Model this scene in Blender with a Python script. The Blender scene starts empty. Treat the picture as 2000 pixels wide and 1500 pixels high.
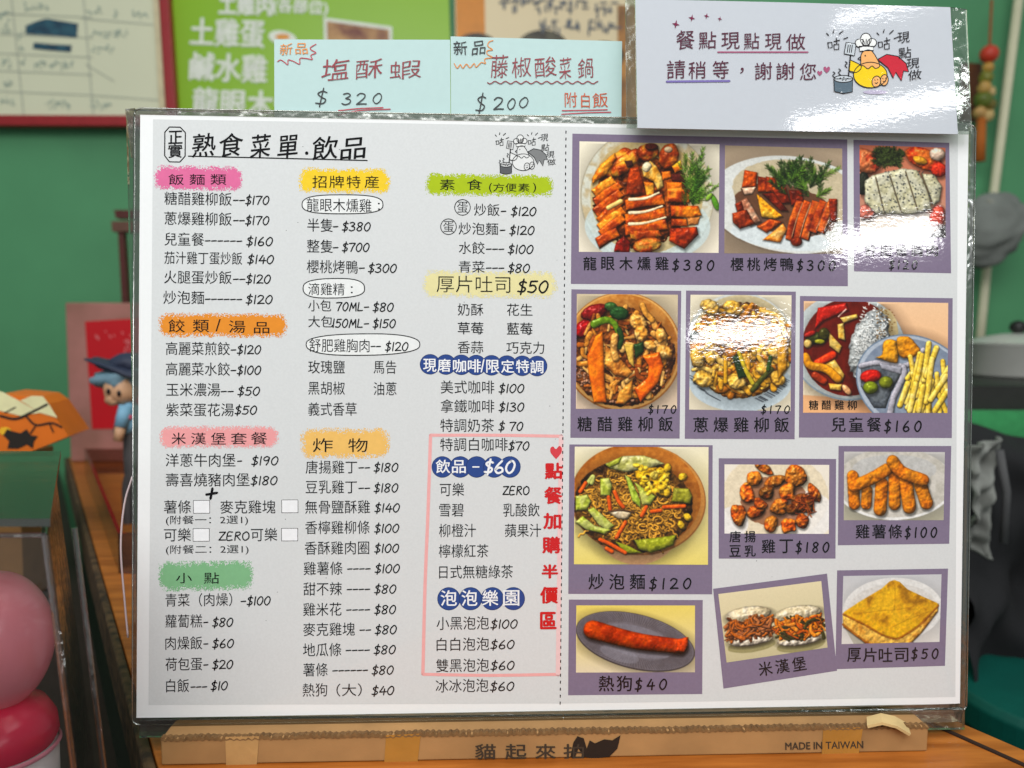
import bpy, bmesh, math, random
import numpy as np
from mathutils import Vector, Matrix
random.seed(4)
scene = bpy.context.scene
COL = scene.collection
R_ = math.radians
# ---------------------------------------------------------------- camera: solved from the A3 sheet (0.420 x 0.2977 m)
LEAN = R_(3.9)
AX, AU, AN = np.array([1., 0, 0]), np.array([0, math.sin(LEAN), math.cos(LEAN)]), np.array([0, -math.cos(LEAN), math.sin(LEAN)])
SHEET_O = np.array([0, 0, .0175]) + .1488 * AU          # centre of the menu sheet
def rodr(r):
    t = np.linalg.norm(r); k = r / t; K = np.array([[0, -k[2], k[1]], [k[2], 0, -k[0]], [-k[1], k[0], 0]])
    return np.eye(3) + math.sin(t) * K + (1 - math.cos(t)) * K @ K
RC = rodr(np.radians([0.54358, -2.80343, 0.32761])) @ np.diag([1., -1, -1])      # rows: right, down, forward in sheet axes
W3 = np.stack([AX, AU, AN], 1)
CR, CD, CF = (W3 @ RC[i] for i in range(3))
CP = SHEET_O + W3 @ np.array([-.044553, .020632, .387158])
FPX = 1500.
cam_d = bpy.data.cameras.new('camera'); cam = bpy.data.objects.new('camera', cam_d); COL.objects.link(cam); scene.camera = cam
cam_d.sensor_width = 36; cam_d.lens = 36 * FPX / 2000; cam_d.clip_start = .01; cam_d.clip_end = 50
m = Matrix([[CR[i], -CD[i], -CF[i], CP[i]] for i in range(3)] + [[0, 0, 0, 1]]); cam.matrix_world = m
cam_d.dof.use_dof = True; cam_d.dof.focus_distance = .388; cam_d.dof.aperture_fstop = 7.5
def ray(p):
    p = np.atleast_2d(np.array(p, float))
    return CF[None] + CR[None] * ((p[:, 0] - 1000) / FPX)[:, None] + CD[None] * ((p[:, 1] - 750) / FPX)[:, None]
def at(x, y, Y):                                        # point seen at (x, y) in the photo, standing at depth Y
    d = ray((x, y))[0]; return CP + d * ((Y - CP[1]) / d[1])
def atz(x, y, z):
    d = ray((x, y))[0]; return CP + d * ((z - CP[2]) / d[2])
class Plane:
    def __init__(s, o, n): s.o, s.n = np.array(o, float), np.array(n, float) / np.linalg.norm(n)
    def px(s, p, off=0.):
        d = ray(p); t = ((s.o + s.n * off - CP) @ s.n) / (d @ s.n); return CP[None] + d * t[:, None]
# ---------------------------------------------------------------- world, lamps, exposure
w = bpy.data.worlds.new('World'); scene.world = w; w.use_nodes = True
w.node_tree.nodes['Background'].inputs[0].default_value = (.92, 1, .97, 1); w.node_tree.nodes['Background'].inputs[1].default_value = .34
scene.view_settings.view_transform = 'Standard'; scene.view_settings.look = 'None'; scene.view_settings.exposure = 0; scene.view_settings.gamma = 1
scene.view_settings.use_curve_mapping = False
def lamp(name, loc, target, sx, sy, radiance, col=(1, 1, 1)):
    d = bpy.data.lights.new(name, 'AREA'); d.shape = 'RECTANGLE'; d.size, d.size_y = sx, sy
    d.energy = radiance * math.pi * sx * sy; d.color = col
    o = bpy.data.objects.new(name, d); COL.objects.link(o); o.location = loc
    o.rotation_euler = (Vector(target) - Vector(loc)).to_track_quat('-Z', 'Y').to_euler(); return o
lamp('shopfront_light', (-.3, -.95, 1.2), (-.05, .05, .1), 1.25, .85, 6.6, (1, .995, .97))
lamp('ceiling_light', (.7, -.5, 2.1), (.1, .5, .1), 1.2, .6, 4.0, (.97, 1, .98))
MENU = Plane(SHEET_O, AN)
def mirror_lamp(name, plane, box, dist, radiance, col=(1, 1, 1)):
    # a ceiling or window lamp standing where the glossy sheet mirrors it into the lens
    x0, y0, x1, y1 = box; p = plane.px([((x0 + x1) / 2, (y0 + y1) / 2)])[0]; d = p - CP; L = np.linalg.norm(d); d /= L
    r = d - 2 * (d @ plane.n) * plane.n; k = (L + dist) / FPX * 1.02
    lamp(name, p + r * dist, p, (x1 - x0) * k, (y1 - y0) * k, radiance, col)
SIGN = Plane(at(1555, 238, .012), AN @ np.eye(3) + np.array([.02, 0, .03]))
mirror_lamp('tube_lamp_near', MENU, (1356, 632, 1524, 670), 1.7, 34)
mirror_lamp('tube_lamp_right', MENU, (1646, 446, 1806, 490), 1.7, 30)
mirror_lamp('spot_lamp_low', MENU, (1292, 1268, 1338, 1292), 1.7, 14)
mirror_lamp('tube_lamp_sign', SIGN, (1580, 206, 1840, 230), 1.9, 24)
mirror_lamp('tube_lamp_sign', SIGN, (1660, 8, 1830, 18), 1.9, 22)
# ---------------------------------------------------------------- materials
def S(r, g, b, k=.95): 
    f = lambda c: (c / 12.92 if c <= .04045 else ((c + .055) / 1.055) ** 2.4)
    return tuple(min(1, k * f(c / 255)) for c in (r, g, b))
def node(nt, t, **k):
    n = nt.nodes.new(t)
    for a, v in k.items(): setattr(n, a, v)
    return n
_mats = {}
def laminate(nt, b, strength=1.):                        # clear glossy film over the print, slightly rippled
    g = node(nt, 'ShaderNodeNewGeometry'); n1 = node(nt, 'ShaderNodeTexNoise'); n1.inputs['Scale'].default_value = 380; n1.inputs['Detail'].default_value = 2
    n2 = node(nt, 'ShaderNodeTexNoise'); n2.inputs['Scale'].default_value = 42; n2.inputs['Detail'].default_value = 2
    mp = node(nt, 'ShaderNodeMapping'); mp.inputs['Scale'].default_value = (.8, 1, 1.5)
    nt.links.new(g.outputs['Position'], mp.inputs[0]); nt.links.new(mp.outputs[0], n1.inputs['Vector']); nt.links.new(mp.outputs[0], n2.inputs['Vector'])
    b1 = node(nt, 'ShaderNodeBump'); b1.inputs['Strength'].default_value = .21 * strength; b1.inputs['Distance'].default_value = .00016
    b2 = node(nt, 'ShaderNodeBump'); b2.inputs['Strength'].default_value = .1 * strength; b2.inputs['Distance'].default_value = .0007
    nt.links.new(n1.outputs[0], b1.inputs['Height']); nt.links.new(n2.outputs[0], b2.inputs['Height']); nt.links.new(b2.outputs[0], b1.inputs['Normal'])
    b.inputs['Coat Weight'].default_value = 1; b.inputs['Coat Roughness'].default_value = .05; b.inputs['Coat IOR'].default_value = 1.5
    nt.links.new(b1.outputs[0], b.inputs['Coat Normal'])
def mat(name, rgb, rough=.6, metal=0, var=.1, scale=60, lam=False, bump=0, vcol=False, rgb2=None, spec=.4, stretch=None, lin=False):
    key = name
    if key in _mats: return _mats[key]
    M = bpy.data.materials.new(name); M.use_nodes = True; nt = M.node_tree; b = nt.nodes['Principled BSDF']; _mats[key] = M
    b.inputs['Roughness'].default_value = rough; b.inputs['Metallic'].default_value = metal
    b.inputs['Specular IOR Level'].default_value = 0 if lam else spec
    if vcol:
        a = node(nt, 'ShaderNodeAttribute', attribute_name='Col'); nt.links.new(a.outputs['Color'], b.inputs['Base Color'])
    else:
        c = S(*rgb); n = node(nt, 'ShaderNodeTexNoise'); n.inputs['Scale'].default_value = scale; n.inputs['Detail'].default_value = 4
        g = node(nt, 'ShaderNodeNewGeometry'); mp = node(nt, 'ShaderNodeMapping')
        if stretch: mp.inputs['Scale'].default_value = stretch[:3]; mp.inputs['Rotation'].default_value = (0, 0, stretch[3])
        nt.links.new(g.outputs['Position'], mp.inputs[0]); nt.links.new(mp.outputs[0], n.inputs['Vector'])
        r = node(nt, 'ShaderNodeValToRGB'); c2 = S(*rgb2) if rgb2 else None
        r.color_ramp.elements[0].position = .36 if rgb2 else .25; r.color_ramp.elements[1].position = .64 if rgb2 else .75
        r.color_ramp.elements[0].color = (*(c2 or [x * (1 - var) for x in c]), 1); r.color_ramp.elements[1].color = (*([min(1, x * (1 + var)) for x in c] if not rgb2 else c), 1)
        nt.links.new(n.outputs[0], r.inputs[0]); nt.links.new(r.outputs[0], b.inputs['Base Color'])
        if bump and not lam:
            bp = node(nt, 'ShaderNodeBump'); bp.inputs['Strength'].default_value = .6; bp.inputs['Distance'].default_value = bump
            nt.links.new(n.outputs[0], bp.inputs['Height']); nt.links.new(bp.outputs[0], b.inputs['Normal'])
    if lam: laminate(nt, b, lam if lam is not True else 1)
    return M
def clear(name, tint=(235, 240, 236), refl=.07, rough=.06):
    if name in _mats: return _mats[name]
    M = bpy.data.materials.new(name); M.use_nodes = True; nt = M.node_tree; _mats[name] = M; nt.nodes.remove(nt.nodes['Principled BSDF'])
    t = node(nt, 'ShaderNodeBsdfTransparent'); t.inputs[0].default_value = (*S(*tint, 1), 1)
    g = node(nt, 'ShaderNodeBsdfGlossy'); g.inputs['Roughness'].default_value = rough; g.inputs[0].default_value = (.95, .97, .96, 1)
    lw = node(nt, 'ShaderNodeLayerWeight'); lw.inputs['Blend'].default_value = .25
    n = node(nt, 'ShaderNodeTexNoise'); n.inputs['Scale'].default_value = 120; bp = node(nt, 'ShaderNodeBump'); bp.inputs['Strength'].default_value = .5; bp.inputs['Distance'].default_value = .0006
    gm = node(nt, 'ShaderNodeNewGeometry'); nt.links.new(gm.outputs['Position'], n.inputs['Vector']); nt.links.new(n.outputs[0], bp.inputs['Height']); nt.links.new(bp.outputs[0], g.inputs['Normal'])
    ma = node(nt, 'ShaderNodeMath', operation='MULTIPLY_ADD'); ma.inputs[1].default_value = .8; ma.inputs[2].default_value = refl; nt.links.new(lw.outputs['Fresnel'], ma.inputs[0]); ma.use_clamp = True
    mx = node(nt, 'ShaderNodeMixShader'); nt.links.new(ma.outputs[0], mx.inputs[0]); nt.links.new(t.outputs[0], mx.inputs[1]); nt.links.new(g.outputs[0], mx.inputs[2])
    nt.links.new(mx.outputs[0], nt.nodes['Material Output'].inputs[0]); return M
def ink(name, rgb): return mat(name, rgb, .5, lam=True, var=.04, scale=400)
# ---------------------------------------------------------------- builders
def thing(name, loc, label, cat, group=None, kind=None):
    o = bpy.data.objects.new(name, None); COL.objects.link(o); o.location = loc; o.empty_display_size = .02
    return tag(o, label, cat, group, kind)
def tag(o, label=None, cat=None, group=None, kind=None):
    for k, v in (('label', label), ('category', cat), ('group', group), ('kind', kind)):
        if v: o[k] = v
    return o
def origin(o):
    p = np.zeros(3)
    while o is not None: p += np.array(o.location); o = o.parent
    return p
class MB:
    def __init__(s): s.v, s.f, s.m, s.mats, s.n = [], [], [], [], 0
    def add(s, v, f, M):
        v = np.asarray(v, float)
        if M not in s.mats: s.mats.append(M)
        i = s.mats.index(M); b = s.n; s.v.append(v); s.n += len(v)
        s.f += [[b + k for k in q] for q in f]; s.m += [i] * len(f); return s
    def hexa(s, p, M):                                    # 8 corners: front TL,TR,BR,BL then back TL,TR,BR,BL
        return s.add(p, [(0, 3, 2, 1), (4, 5, 6, 7), (0, 1, 5, 4), (3, 7, 6, 2), (0, 4, 7, 3), (1, 2, 6, 5)], M)
    def slab(s, front, n, t, M):                          # polygon outline with thickness t along -n
        p = np.asarray(front, float); k = len(p); q = p - np.asarray(n) * t
        return s.add(np.vstack([p, q]), [list(range(k))[::-1], list(range(k, 2 * k))] + [(i, (i + 1) % k, k + (i + 1) % k, k + i) for i in range(k)], M)
    def tube(s, pts, r, M, n=10, r2=None):
        P = np.asarray(pts, float); r2 = r if r2 is None else r2; V = []
        for i, p in enumerate(P):
            d = P[min(i + 1, len(P) - 1)] - P[max(i - 1, 0)]; d = d / np.linalg.norm(d)
            a = np.cross(d, [0, 0, 1.] if abs(d[2]) < .9 else [1., 0, 0]); a /= np.linalg.norm(a); b = np.cross(d, a)
            rr = r + (r2 - r) * i / (len(P) - 1)
            V += [p + rr * (math.cos(t) * a + math.sin(t) * b) for t in np.linspace(0, 2 * math.pi, n, endpoint=False)]
        F = [(i * n + j, i * n + (j + 1) % n, (i + 1) * n + (j + 1) % n, (i + 1) * n + j) for i in range(len(P) - 1) for j in range(n)]
        return s.add(V, F + [list(range(n))[::-1], [(len(P) - 1) * n + j for j in range(n)]], M)
    def lathe(s, c, prof, M, n=40, sx=1, sy=1):
        c = np.asarray(c, float); k = len(prof)
        V = [c + np.array([r * sx * math.cos(t), r * sy * math.sin(t), z]) for r, z in prof for t in np.linspace(0, 2 * math.pi, n, endpoint=False)]
        F = [(i * n + j, i * n + (j + 1) % n, (i + 1) * n + (j + 1) % n, (i + 1) * n + j) for i in range(k - 1) for j in range(n)]
        return s.add(V, F, M)
    def ball(s, c, r, M, noise=0, seed=1, n=24, rot=None):
        rg = np.random.default_rng(seed); c = np.asarray(c, float); r = np.asarray(r, float) * np.ones(3); ph = rg.random((6, 4)) * 6.28
        V = []
        for i in range(n // 2 + 1):
            a = math.pi * i / (n // 2)
            for j in range(n):
                b = 2 * math.pi * j / n; u = np.array([math.sin(a) * math.cos(b), math.sin(a) * math.sin(b), math.cos(a)])
                k = 1 + noise * sum(math.sin(u @ (p[:3] - 3) * 2.2 + p[3]) for p in ph) / 3
                q = u * r * k; V.append(c + (q if rot is None else np.array(rot @ Vector(q))))
        F = [(i * n + j, i * n + (j + 1) % n, (i + 1) * n + (j + 1) % n, (i + 1) * n + j)[::-1] for i in range(n // 2) for j in range(n)]
        return s.add(V, F, M)
    def build(s, name, parent=None, label=None, smooth=False, loc=None, bevel=0):
        base = origin(parent) if parent is not None else np.array(loc if loc is not None else (0, 0, 0), float)
        me = bpy.data.meshes.new(name); V = np.vstack(s.v) - base; me.from_pydata(V.tolist(), [], s.f)
        for M in s.mats: me.materials.append(M)
        me.polygons.foreach_set('material_index', s.m); me.update()
        if smooth: me.polygons.foreach_set('use_smooth', [True] * len(me.polygons))
        o = bpy.data.objects.new(name, me); COL.objects.link(o)
        if parent is not None: o.parent = parent
        elif loc is not None: o.location = loc
        if label: o['label'] = label
        if bevel:
            b = o.modifiers.new('bevel', 'BEVEL'); b.width = bevel; b.segments = 3
        return o
_glyph = {}
def glyph(st, off):
    k = (st, round(off, 4))
    if k not in _glyph:
        c = bpy.data.curves.new('t', 'FONT'); c.body = st; c.offset = off; c.resolution_u = 3
        o = bpy.data.objects.new('t', c); COL.objects.link(o); bpy.context.view_layer.update()
        me = bpy.data.meshes.new_from_object(o.evaluated_get(bpy.context.evaluated_depsgraph_get()))
        v = np.empty(len(me.vertices) * 3, np.float32); me.vertices.foreach_get('co', v); v = v.reshape(-1, 3)[:, :2].astype(float)
        f = [list(p.vertices) for p in me.polygons]
        bpy.data.objects.remove(o); bpy.data.curves.remove(c); bpy.data.meshes.remove(me)
        lo, hi = v.min(0), v.max(0); _glyph[k] = ((v - lo) / np.maximum(hi - lo, 1e-6), f)
    return _glyph[k]
HAND = {'0': [[(.3, 1), (.08, .7), (.02, .3), (.2, 0), (.42, .2), (.52, .65), (.42, .95), (.28, .99)]], '1': [[(.14, 1), (.1, .5), (.08, 0)]],
 '2': [[(.02, .8), (.2, .99), (.45, .88), (.4, .55), (.02, .02)], [(.02, .02), (.3, .06), (.56, .05)]],
 '3': [[(.06, .92), (.3, 1), (.46, .8), (.2, .54)], [(.2, .54), (.46, .42), (.44, .14), (.2, 0), (0, .1)]],
 '4': [[(.32, 1), (.15, .62), (.02, .34)], [(.02, .34), (.56, .38)], [(.42, .72), (.36, 0)]],
 '5': [[(.54, .97), (.16, .95)], [(.16, .95), (.1, .56)], [(.1, .56), (.34, .62), (.48, .36), (.3, .04), (0, .08)]],
 '6': [[(.42, 1), (.16, .62), (.04, .25), (.2, 0), (.46, .14), (.42, .4), (.22, .44), (.07, .3)]],
 '7': [[(.02, .94), (.3, .98), (.56, .97)], [(.56, .97), (.34, .5), (.2, 0)]],
 '8': [[(.5, .84), (.32, 1), (.1, .86), (.16, .62), (.38, .42), (.42, .16), (.2, 0), (.03, .16), (.14, .42), (.4, .62), (.5, .84)]],
 '9': [[(.5, .86), (.3, 1), (.06, .8), (.12, .54), (.36, .56), (.5, .86)], [(.5, .86), (.42, .4), (.26, 0)]],
 '$': [[(.5, .84), (.3, .93), (.1, .76), (.26, .52), (.46, .34), (.34, .08), (.02, .1)], [(.34, 1.14), (.27, .5), (.2, -.16)]],
 '-': [[(.02, .44), (.44, .47)]], '+': [[(.0, .45), (.6, .6)], [(.36, 1), (.26, .0)]], '/': [[(.4, 1.1), (.05, -.1)]],
 'Z': [[(.06, .95), (.56, .98)], [(.56, .98), (.04, .04)], [(.04, .04), (.6, .05)]], 'E': [[(.5, .97), (.12, .94), (.06, .04), (.5, .05)], [(.1, .5), (.4, .52)]],
 'R': [[(.12, .95), (.06, 0)], [(.12, .95), (.42, .95), (.46, .68), (.1, .5)], [(.2, .5), (.52, .02)]], 'O': [[(.32, 1), (.06, .7), (.08, .2), (.3, 0), (.56, .3), (.52, .8), (.32, 1)]],
 'M': [[(.02, 0), (.18, .95)], [(.18, .95), (.36, .3)], [(.36, .3), (.62, .95)], [(.62, .95), (.66, 0)]], 'L': [[(.12, 1), (.04, .04)], [(.04, .04), (.5, .06)]]}
ADV = {'1': .3, '-': .56, ' ': .34, 'M': .8, '$': .62}
def spl(pts, n=5): return cr(pts, n)
class Pen:
    """draws flat print on a plane; coordinates are the photo's pixels, laid on the sheet itself"""
    def __init__(s, plane, slope=lambda y: 0., base=0.): s.p, s.slope, s.base, s.seq = plane, slope, base, 0
    def put(s, mb, xy, f, M, layer): mb.add(s.p.px(xy, s.base + layer * 5e-5), f, M)
    def fill(s, mb, pts, M, layer=1, smooth=False):
        q = np.array(pts, float)
        if smooth: q = cr(np.vstack([q, q[:1]]), 5)[:-1]
        s.put(mb, q, [list(range(len(q)))[::-1]], M, layer)
    def ell(s, mb, cx, cy, rx, ry, M, layer=1, ang=0, n=36):
        t = np.linspace(0, 2 * math.pi, n, endpoint=False); a = R_(ang)
        u, v = rx * np.cos(t), ry * np.sin(t); s.fill(mb, np.c_[cx + u * math.cos(a) - v * math.sin(a), cy + u * math.sin(a) + v * math.cos(a)], M, layer)
    def ring(s, mb, cx, cy, rx, ry, w, M, layer=1, ang=0, n=40):
        t = np.linspace(0, 2 * math.pi, n, endpoint=False); a = R_(ang)
        P = []
        for k in (0, w):
            u, v = (rx - k) * np.cos(t), (ry - k) * np.sin(t); P.append(np.c_[cx + u * math.cos(a) - v * math.sin(a), cy + u * math.sin(a) + v * math.cos(a)])
        s.put(mb, np.vstack(P), [(i, n + i, n + (i + 1) % n, (i + 1) % n) for i in range(n)], M, layer)
    def stroke(s, mb, pts, w, M, layer=2, smooth=True, closed=False, taper=0):
        q = np.array(pts, float)
        if closed: q = np.vstack([q, q[:1]])
        if smooth and len(q) > 2: q = cr(q, 5)
        d = np.gradient(q, axis=0); d /= np.linalg.norm(d, axis=1)[:, None] + 1e-9; nn = np.c_[-d[:, 1], d[:, 0]]
        k = len(q); ww = np.full(k, w / 2.)
        if taper: ww = w / 2. * (1 - taper * np.linspace(0, 1, k))
        cap = []
        for e, sg in ((0, -1), (k - 1, 1)):
            a = math.atan2(d[e, 1] * sg, d[e, 0] * sg); cap.append([q[e] + ww[e] * np.array([math.cos(a + t), math.sin(a + t)]) for t in (-.9, 0, .9)])
        V = np.vstack([q + nn * ww[:, None], q - nn * ww[:, None], cap[0], cap[1]])
        F = [(i, i + 1, k + i + 1, k + i) for i in range(k - 1)]
        F += [(0, k, 2 * k, 2 * k + 1, 2 * k + 2), (2 * k - 1, k - 1, 2 * k + 3, 2 * k + 4, 2 * k + 5)]
        s.seq = (s.seq + 1) % 8
        s.put(mb, V, F, M, layer + s.seq * .05)
    def box(s, xs, yc): 
        xm = (xs[0] + xs[1]) / 2; return lambda P: np.c_[P[:, 0], P[:, 1] + s.slope(yc) * (P[:, 0] - xm)]
    def text(s, mb, st, x0, x1, yc, h, M, layer=2, off=-.008, rot=0, shear=0, rise=0, wob=0, bold=0):
        if bold:
            for i, (a, b) in enumerate(((-1, 0), (1, 0), (0, -.8), (0, .8))): s.text(mb, st, x0 + a * bold, x1 + a * bold, yc + b * bold, h, M, layer + .15 * i, off, rot, shear, rise)
            return
        v, f = glyph(st, off); P = np.c_[x0 + v[:, 0] * (x1 - x0), yc + h / 2 - v[:, 1] * h]
        P[:, 0] += shear * (yc - P[:, 1]); P[:, 1] -= rise * (P[:, 0] - (x0 + x1) / 2)
        if wob:
            q = random.uniform(0, 6); P = P + wob * np.c_[np.sin(P[:, 1] / h * 5 + q) + .6 * np.sin(P[:, 0] / h * 7 + q), np.sin(P[:, 0] / h * 5 + 2 * q) + .6 * np.sin(P[:, 1] / h * 8 - q)]
        if rot:
            a = R_(rot); c = np.array([(x0 + x1) / 2, yc]); D = P - c; P = c + np.c_[D[:, 0] * math.cos(a) - D[:, 1] * math.sin(a), D[:, 0] * math.sin(a) + D[:, 1] * math.cos(a)]
        s.put(mb, s.box((x0, x1), yc)(P), [q[::-1] for q in f] if False else f, M, layer)
    def hand(s, mb, st, x0, x1, yc, h, M, layer=2, w=.15, shear=.06, gap=0):
        x = 0; runs = []
        for ch in st:
            for k in HAND.get(ch, []): runs.append([(x + a, b) for a, b in k])
            x += ADV.get(ch, .66) + gap
        xm = max(a for r in runs for a, _ in r); xl = min(a for r in runs for a, _ in r); sc = (x1 - x0) / (xm - xl); fx = s.box((x0, x1), yc)
        for r in runs:
            q = np.array([(x0 + (a - xl) * sc + shear * (b - .5) * h, yc + h / 2 - b * h) for a, b in r]); s.stroke(mb, fx(q), w * h, M, layer)
def picture(name, img, quad, pen, layer, parent, label=None):   # printed picture: one small quad per painted cell
    h, wd, _ = img.shape; u, v = np.meshgrid(np.linspace(0, 1, wd + 1), np.linspace(0, 1, h + 1)); Q = np.array(quad, float)
    P = ((1 - u) * (1 - v))[..., None] * Q[0] + (u * (1 - v))[..., None] * Q[1] + (u * v)[..., None] * Q[2] + ((1 - u) * v)[..., None] * Q[3]
    V = pen.p.px(P.reshape(-1, 2), pen.base + layer * 5e-5) - origin(parent); n = wd * h
    idx = (np.arange(h)[:, None] * (wd + 1) + np.arange(wd)[None]).ravel(); F = np.stack([idx, idx + wd + 1, idx + wd + 2, idx + 1], 1).astype(np.int32)
    me = bpy.data.meshes.new(name); me.vertices.add(len(V)); me.vertices.foreach_set('co', V.astype(np.float32).ravel())
    me.loops.add(4 * n); me.loops.foreach_set('vertex_index', F.ravel()); me.polygons.add(n); me.polygons.foreach_set('loop_start', np.arange(0, 4 * n, 4, dtype=np.int32))
    pad = np.pad(img, ((0, 1), (0, 1), (0, 0)), mode='edge') / 255.; c = np.where(pad <= .04045, pad / 12.92, ((pad + .055) / 1.055) ** 2.4) * .95
    at_ = me.color_attributes.new('Col', 'FLOAT_COLOR', 'POINT'); at_.data.foreach_set('color', np.concatenate([c, np.ones((h + 1, wd + 1, 1))], 2).astype(np.float32).ravel())
    me.update(calc_edges=True); me.materials.append(mat('printed_picture', None, .5, lam=True, vcol=True))
    o = bpy.data.objects.new(name, me); COL.objects.link(o); o.parent = parent
    if label: o['label'] = label
    return o
# ---------------------------------------------------------------- printed pictures (painted with numpy into vertex colours)
RES = 0.95                                    # colour cells per photo pixel
def vnoise(h, w, cell, rng):
    gh, gw = int(h / cell) + 3, int(w / cell) + 3
    g = rng.random((gh, gw)); y = np.arange(h) / cell; x = np.arange(w) / cell
    yi, xi = y.astype(int), x.astype(int); fy, fx = y - yi, x - xi
    fy = (fy * fy * (3 - 2 * fy))[:, None]; fx = (fx * fx * (3 - 2 * fx))[None]
    a = g[yi][:, xi]; b = g[yi][:, xi + 1]; c = g[yi + 1][:, xi]; d = g[yi + 1][:, xi + 1]
    return (a * (1 - fx) + b * fx) * (1 - fy) + (c * (1 - fx) + d * fx) * fy - .5
def cr(pts, n=6):                             # Catmull-Rom through points
    p = np.array(pts, float)
    if len(p) < 3: return p
    q = np.vstack([2 * p[0] - p[1], p, 2 * p[-1] - p[-2]]); out = []
    for i in range(1, len(q) - 2):
        for t in np.linspace(0, 1, n, endpoint=False):
            a, b, c, d = q[i - 1], q[i], q[i + 1], q[i + 2]
            out.append(.5 * (2 * b + (c - a) * t + (2 * a - 5 * b + 4 * c - d) * t * t + (3 * b - a - 3 * c + d) * t ** 3))
    return np.array(out + [q[-2]])
class Cv:
    def __init__(s, x0, y0, x1, y1, zoom, bg, seed=1, bg2=None):
        s.z = zoom; s.k = RES / zoom; s.x0, s.y0 = x0, y0
        s.w, s.h = int((x1 - x0) * s.k), int((y1 - y0) * s.k)
        s.X, s.Y = np.meshgrid(x0 + (np.arange(s.w) + .5) / s.k, y0 + (np.arange(s.h) + .5) / s.k)
        s.rng = np.random.default_rng(seed)
        t = np.linspace(0, 1, s.h)[:, None, None]
        s.c = np.ones((s.h, s.w, 3)) * (np.array(bg, float) * (1 - t) + np.array(bg2 or bg, float) * t)
        s.N = [vnoise(s.h, s.w, c, s.rng) for c in (2.0, 3.6, 7, 16)]
    def win(s, xa, ya, xb, yb, m):
        i0 = max(0, int((ya - m - s.y0) * s.k)); i1 = min(s.h, int((yb + m - s.y0) * s.k) + 2)
        j0 = max(0, int((xa - m - s.x0) * s.k)); j1 = min(s.w, int((xb + m - s.x0) * s.k) + 2)
        return (slice(i0, i1), slice(j0, j1)) if i1 - i0 > 2 and j1 - j0 > 2 else None
    def ell(s, cx, cy, rx, ry, ang, col, **k):
        m = max(rx, ry); W = s.win(cx - m, cy - m, cx + m, cy + m, m * .6)
        if W is None: return
        a = math.radians(ang); dx, dy = s.X[W] - cx, s.Y[W] - cy
        u = (dx * math.cos(a) + dy * math.sin(a)) / rx; v = (-dx * math.sin(a) + dy * math.cos(a)) / ry
        s.dab(W, 1 - (u * u + v * v), min(rx, ry), col, **k)
    def tube(s, pts, w, col, w2=None, smooth=True, **k):
        p = cr(pts) if smooth and len(pts) > 2 else np.array(pts, float); w2 = w if w2 is None else w2
        W = s.win(p[:, 0].min(), p[:, 1].min(), p[:, 0].max(), p[:, 1].max(), max(w, w2) * 2)
        if W is None: return
        X, Y = s.X[W], s.Y[W]; best = np.full(X.shape, -9.); n = len(p) - 1
        for i in range(n):
            a, b = p[i], p[i + 1]; d = b - a; L = d @ d + 1e-9
            t = np.clip(((X - a[0]) * d[0] + (Y - a[1]) * d[1]) / L, 0, 1)
            r2 = (X - a[0] - t * d[0]) ** 2 + (Y - a[1] - t * d[1]) ** 2
            ww = w + (w2 - w) * (i + t) / n
            best = np.maximum(best, 1 - r2 / ww ** 2)
        s.dab(W, best, min(w, w2) if w2 > 2 else w, col, **k)
    def poly(s, pts, col, bev=30, smooth=False, **k):
        p = np.array(pts, float)
        if smooth: p = cr(np.vstack([p, p[:1]]))[:-1]
        W = s.win(p[:, 0].min(), p[:, 1].min(), p[:, 0].max(), p[:, 1].max(), bev)
        if W is None: return
        X, Y = s.X[W], s.Y[W]; dm = np.full(X.shape, 1e9); ins = np.zeros(X.shape, bool)
        for i in range(len(p)):
            a, b = p[i], p[(i + 1) % len(p)]; d = b - a; L = d @ d + 1e-9
            t = np.clip(((X - a[0]) * d[0] + (Y - a[1]) * d[1]) / L, 0, 1)
            dm = np.minimum(dm, np.hypot(X - a[0] - t * d[0], Y - a[1] - t * d[1]))
            if a[1] != b[1]:
                c = ((a[1] > Y) != (b[1] > Y)) & (X < (b[0] - a[0]) * (Y - a[1]) / (b[1] - a[1]) + a[0]); ins ^= c
        x = np.clip(dm / bev, 0, 1); h = np.where(ins, 1 - (1 - x) ** 2, -2 * dm / bev)
        s.dab(W, h, bev, col, **k)
    def dab(s, W, h, r, col, col2=None, edge=.12, tex=.25, var=.18, spec=.25, amb=.55, sh=.45, bulge=.9, flat=False, alpha=1., oc=3):
        N0, N1, N2, N3 = (n[W] for n in s.N)
        if flat: edge = edge * .3
        h = h + edge * 1.3 * (N2 * 1.2 + N1 * .6)
        rp = r * s.k
        if sh:
            o = max(1, int(min(rp * .35, 4))); hs = np.roll(np.roll(h, o, 0), o // 2, 1)
            hs[:o] = -9; hs[:, :max(1, o // 2)] = -9
            s.c[W] *= (1 - sh * np.clip((hs + .55) / .8, 0, 1))[..., None]
        a = np.clip(h * rp * .6 + .25, 0, 1) * alpha
        base = np.array(col, float)[None, None]
        if col2 is not None:
            t = np.clip(.5 + oc * .8 * (N2 * .6 + N3 * .7 + N1 * .15), 0, 1)[..., None]
            base = base * (1 - t) + np.array(col2, float) * t
        c = base * (1 + (var * .3 if flat else var * .8) * 2 * (N0 * .35 + N1 * .6 + N2 * .5))[..., None]
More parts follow.
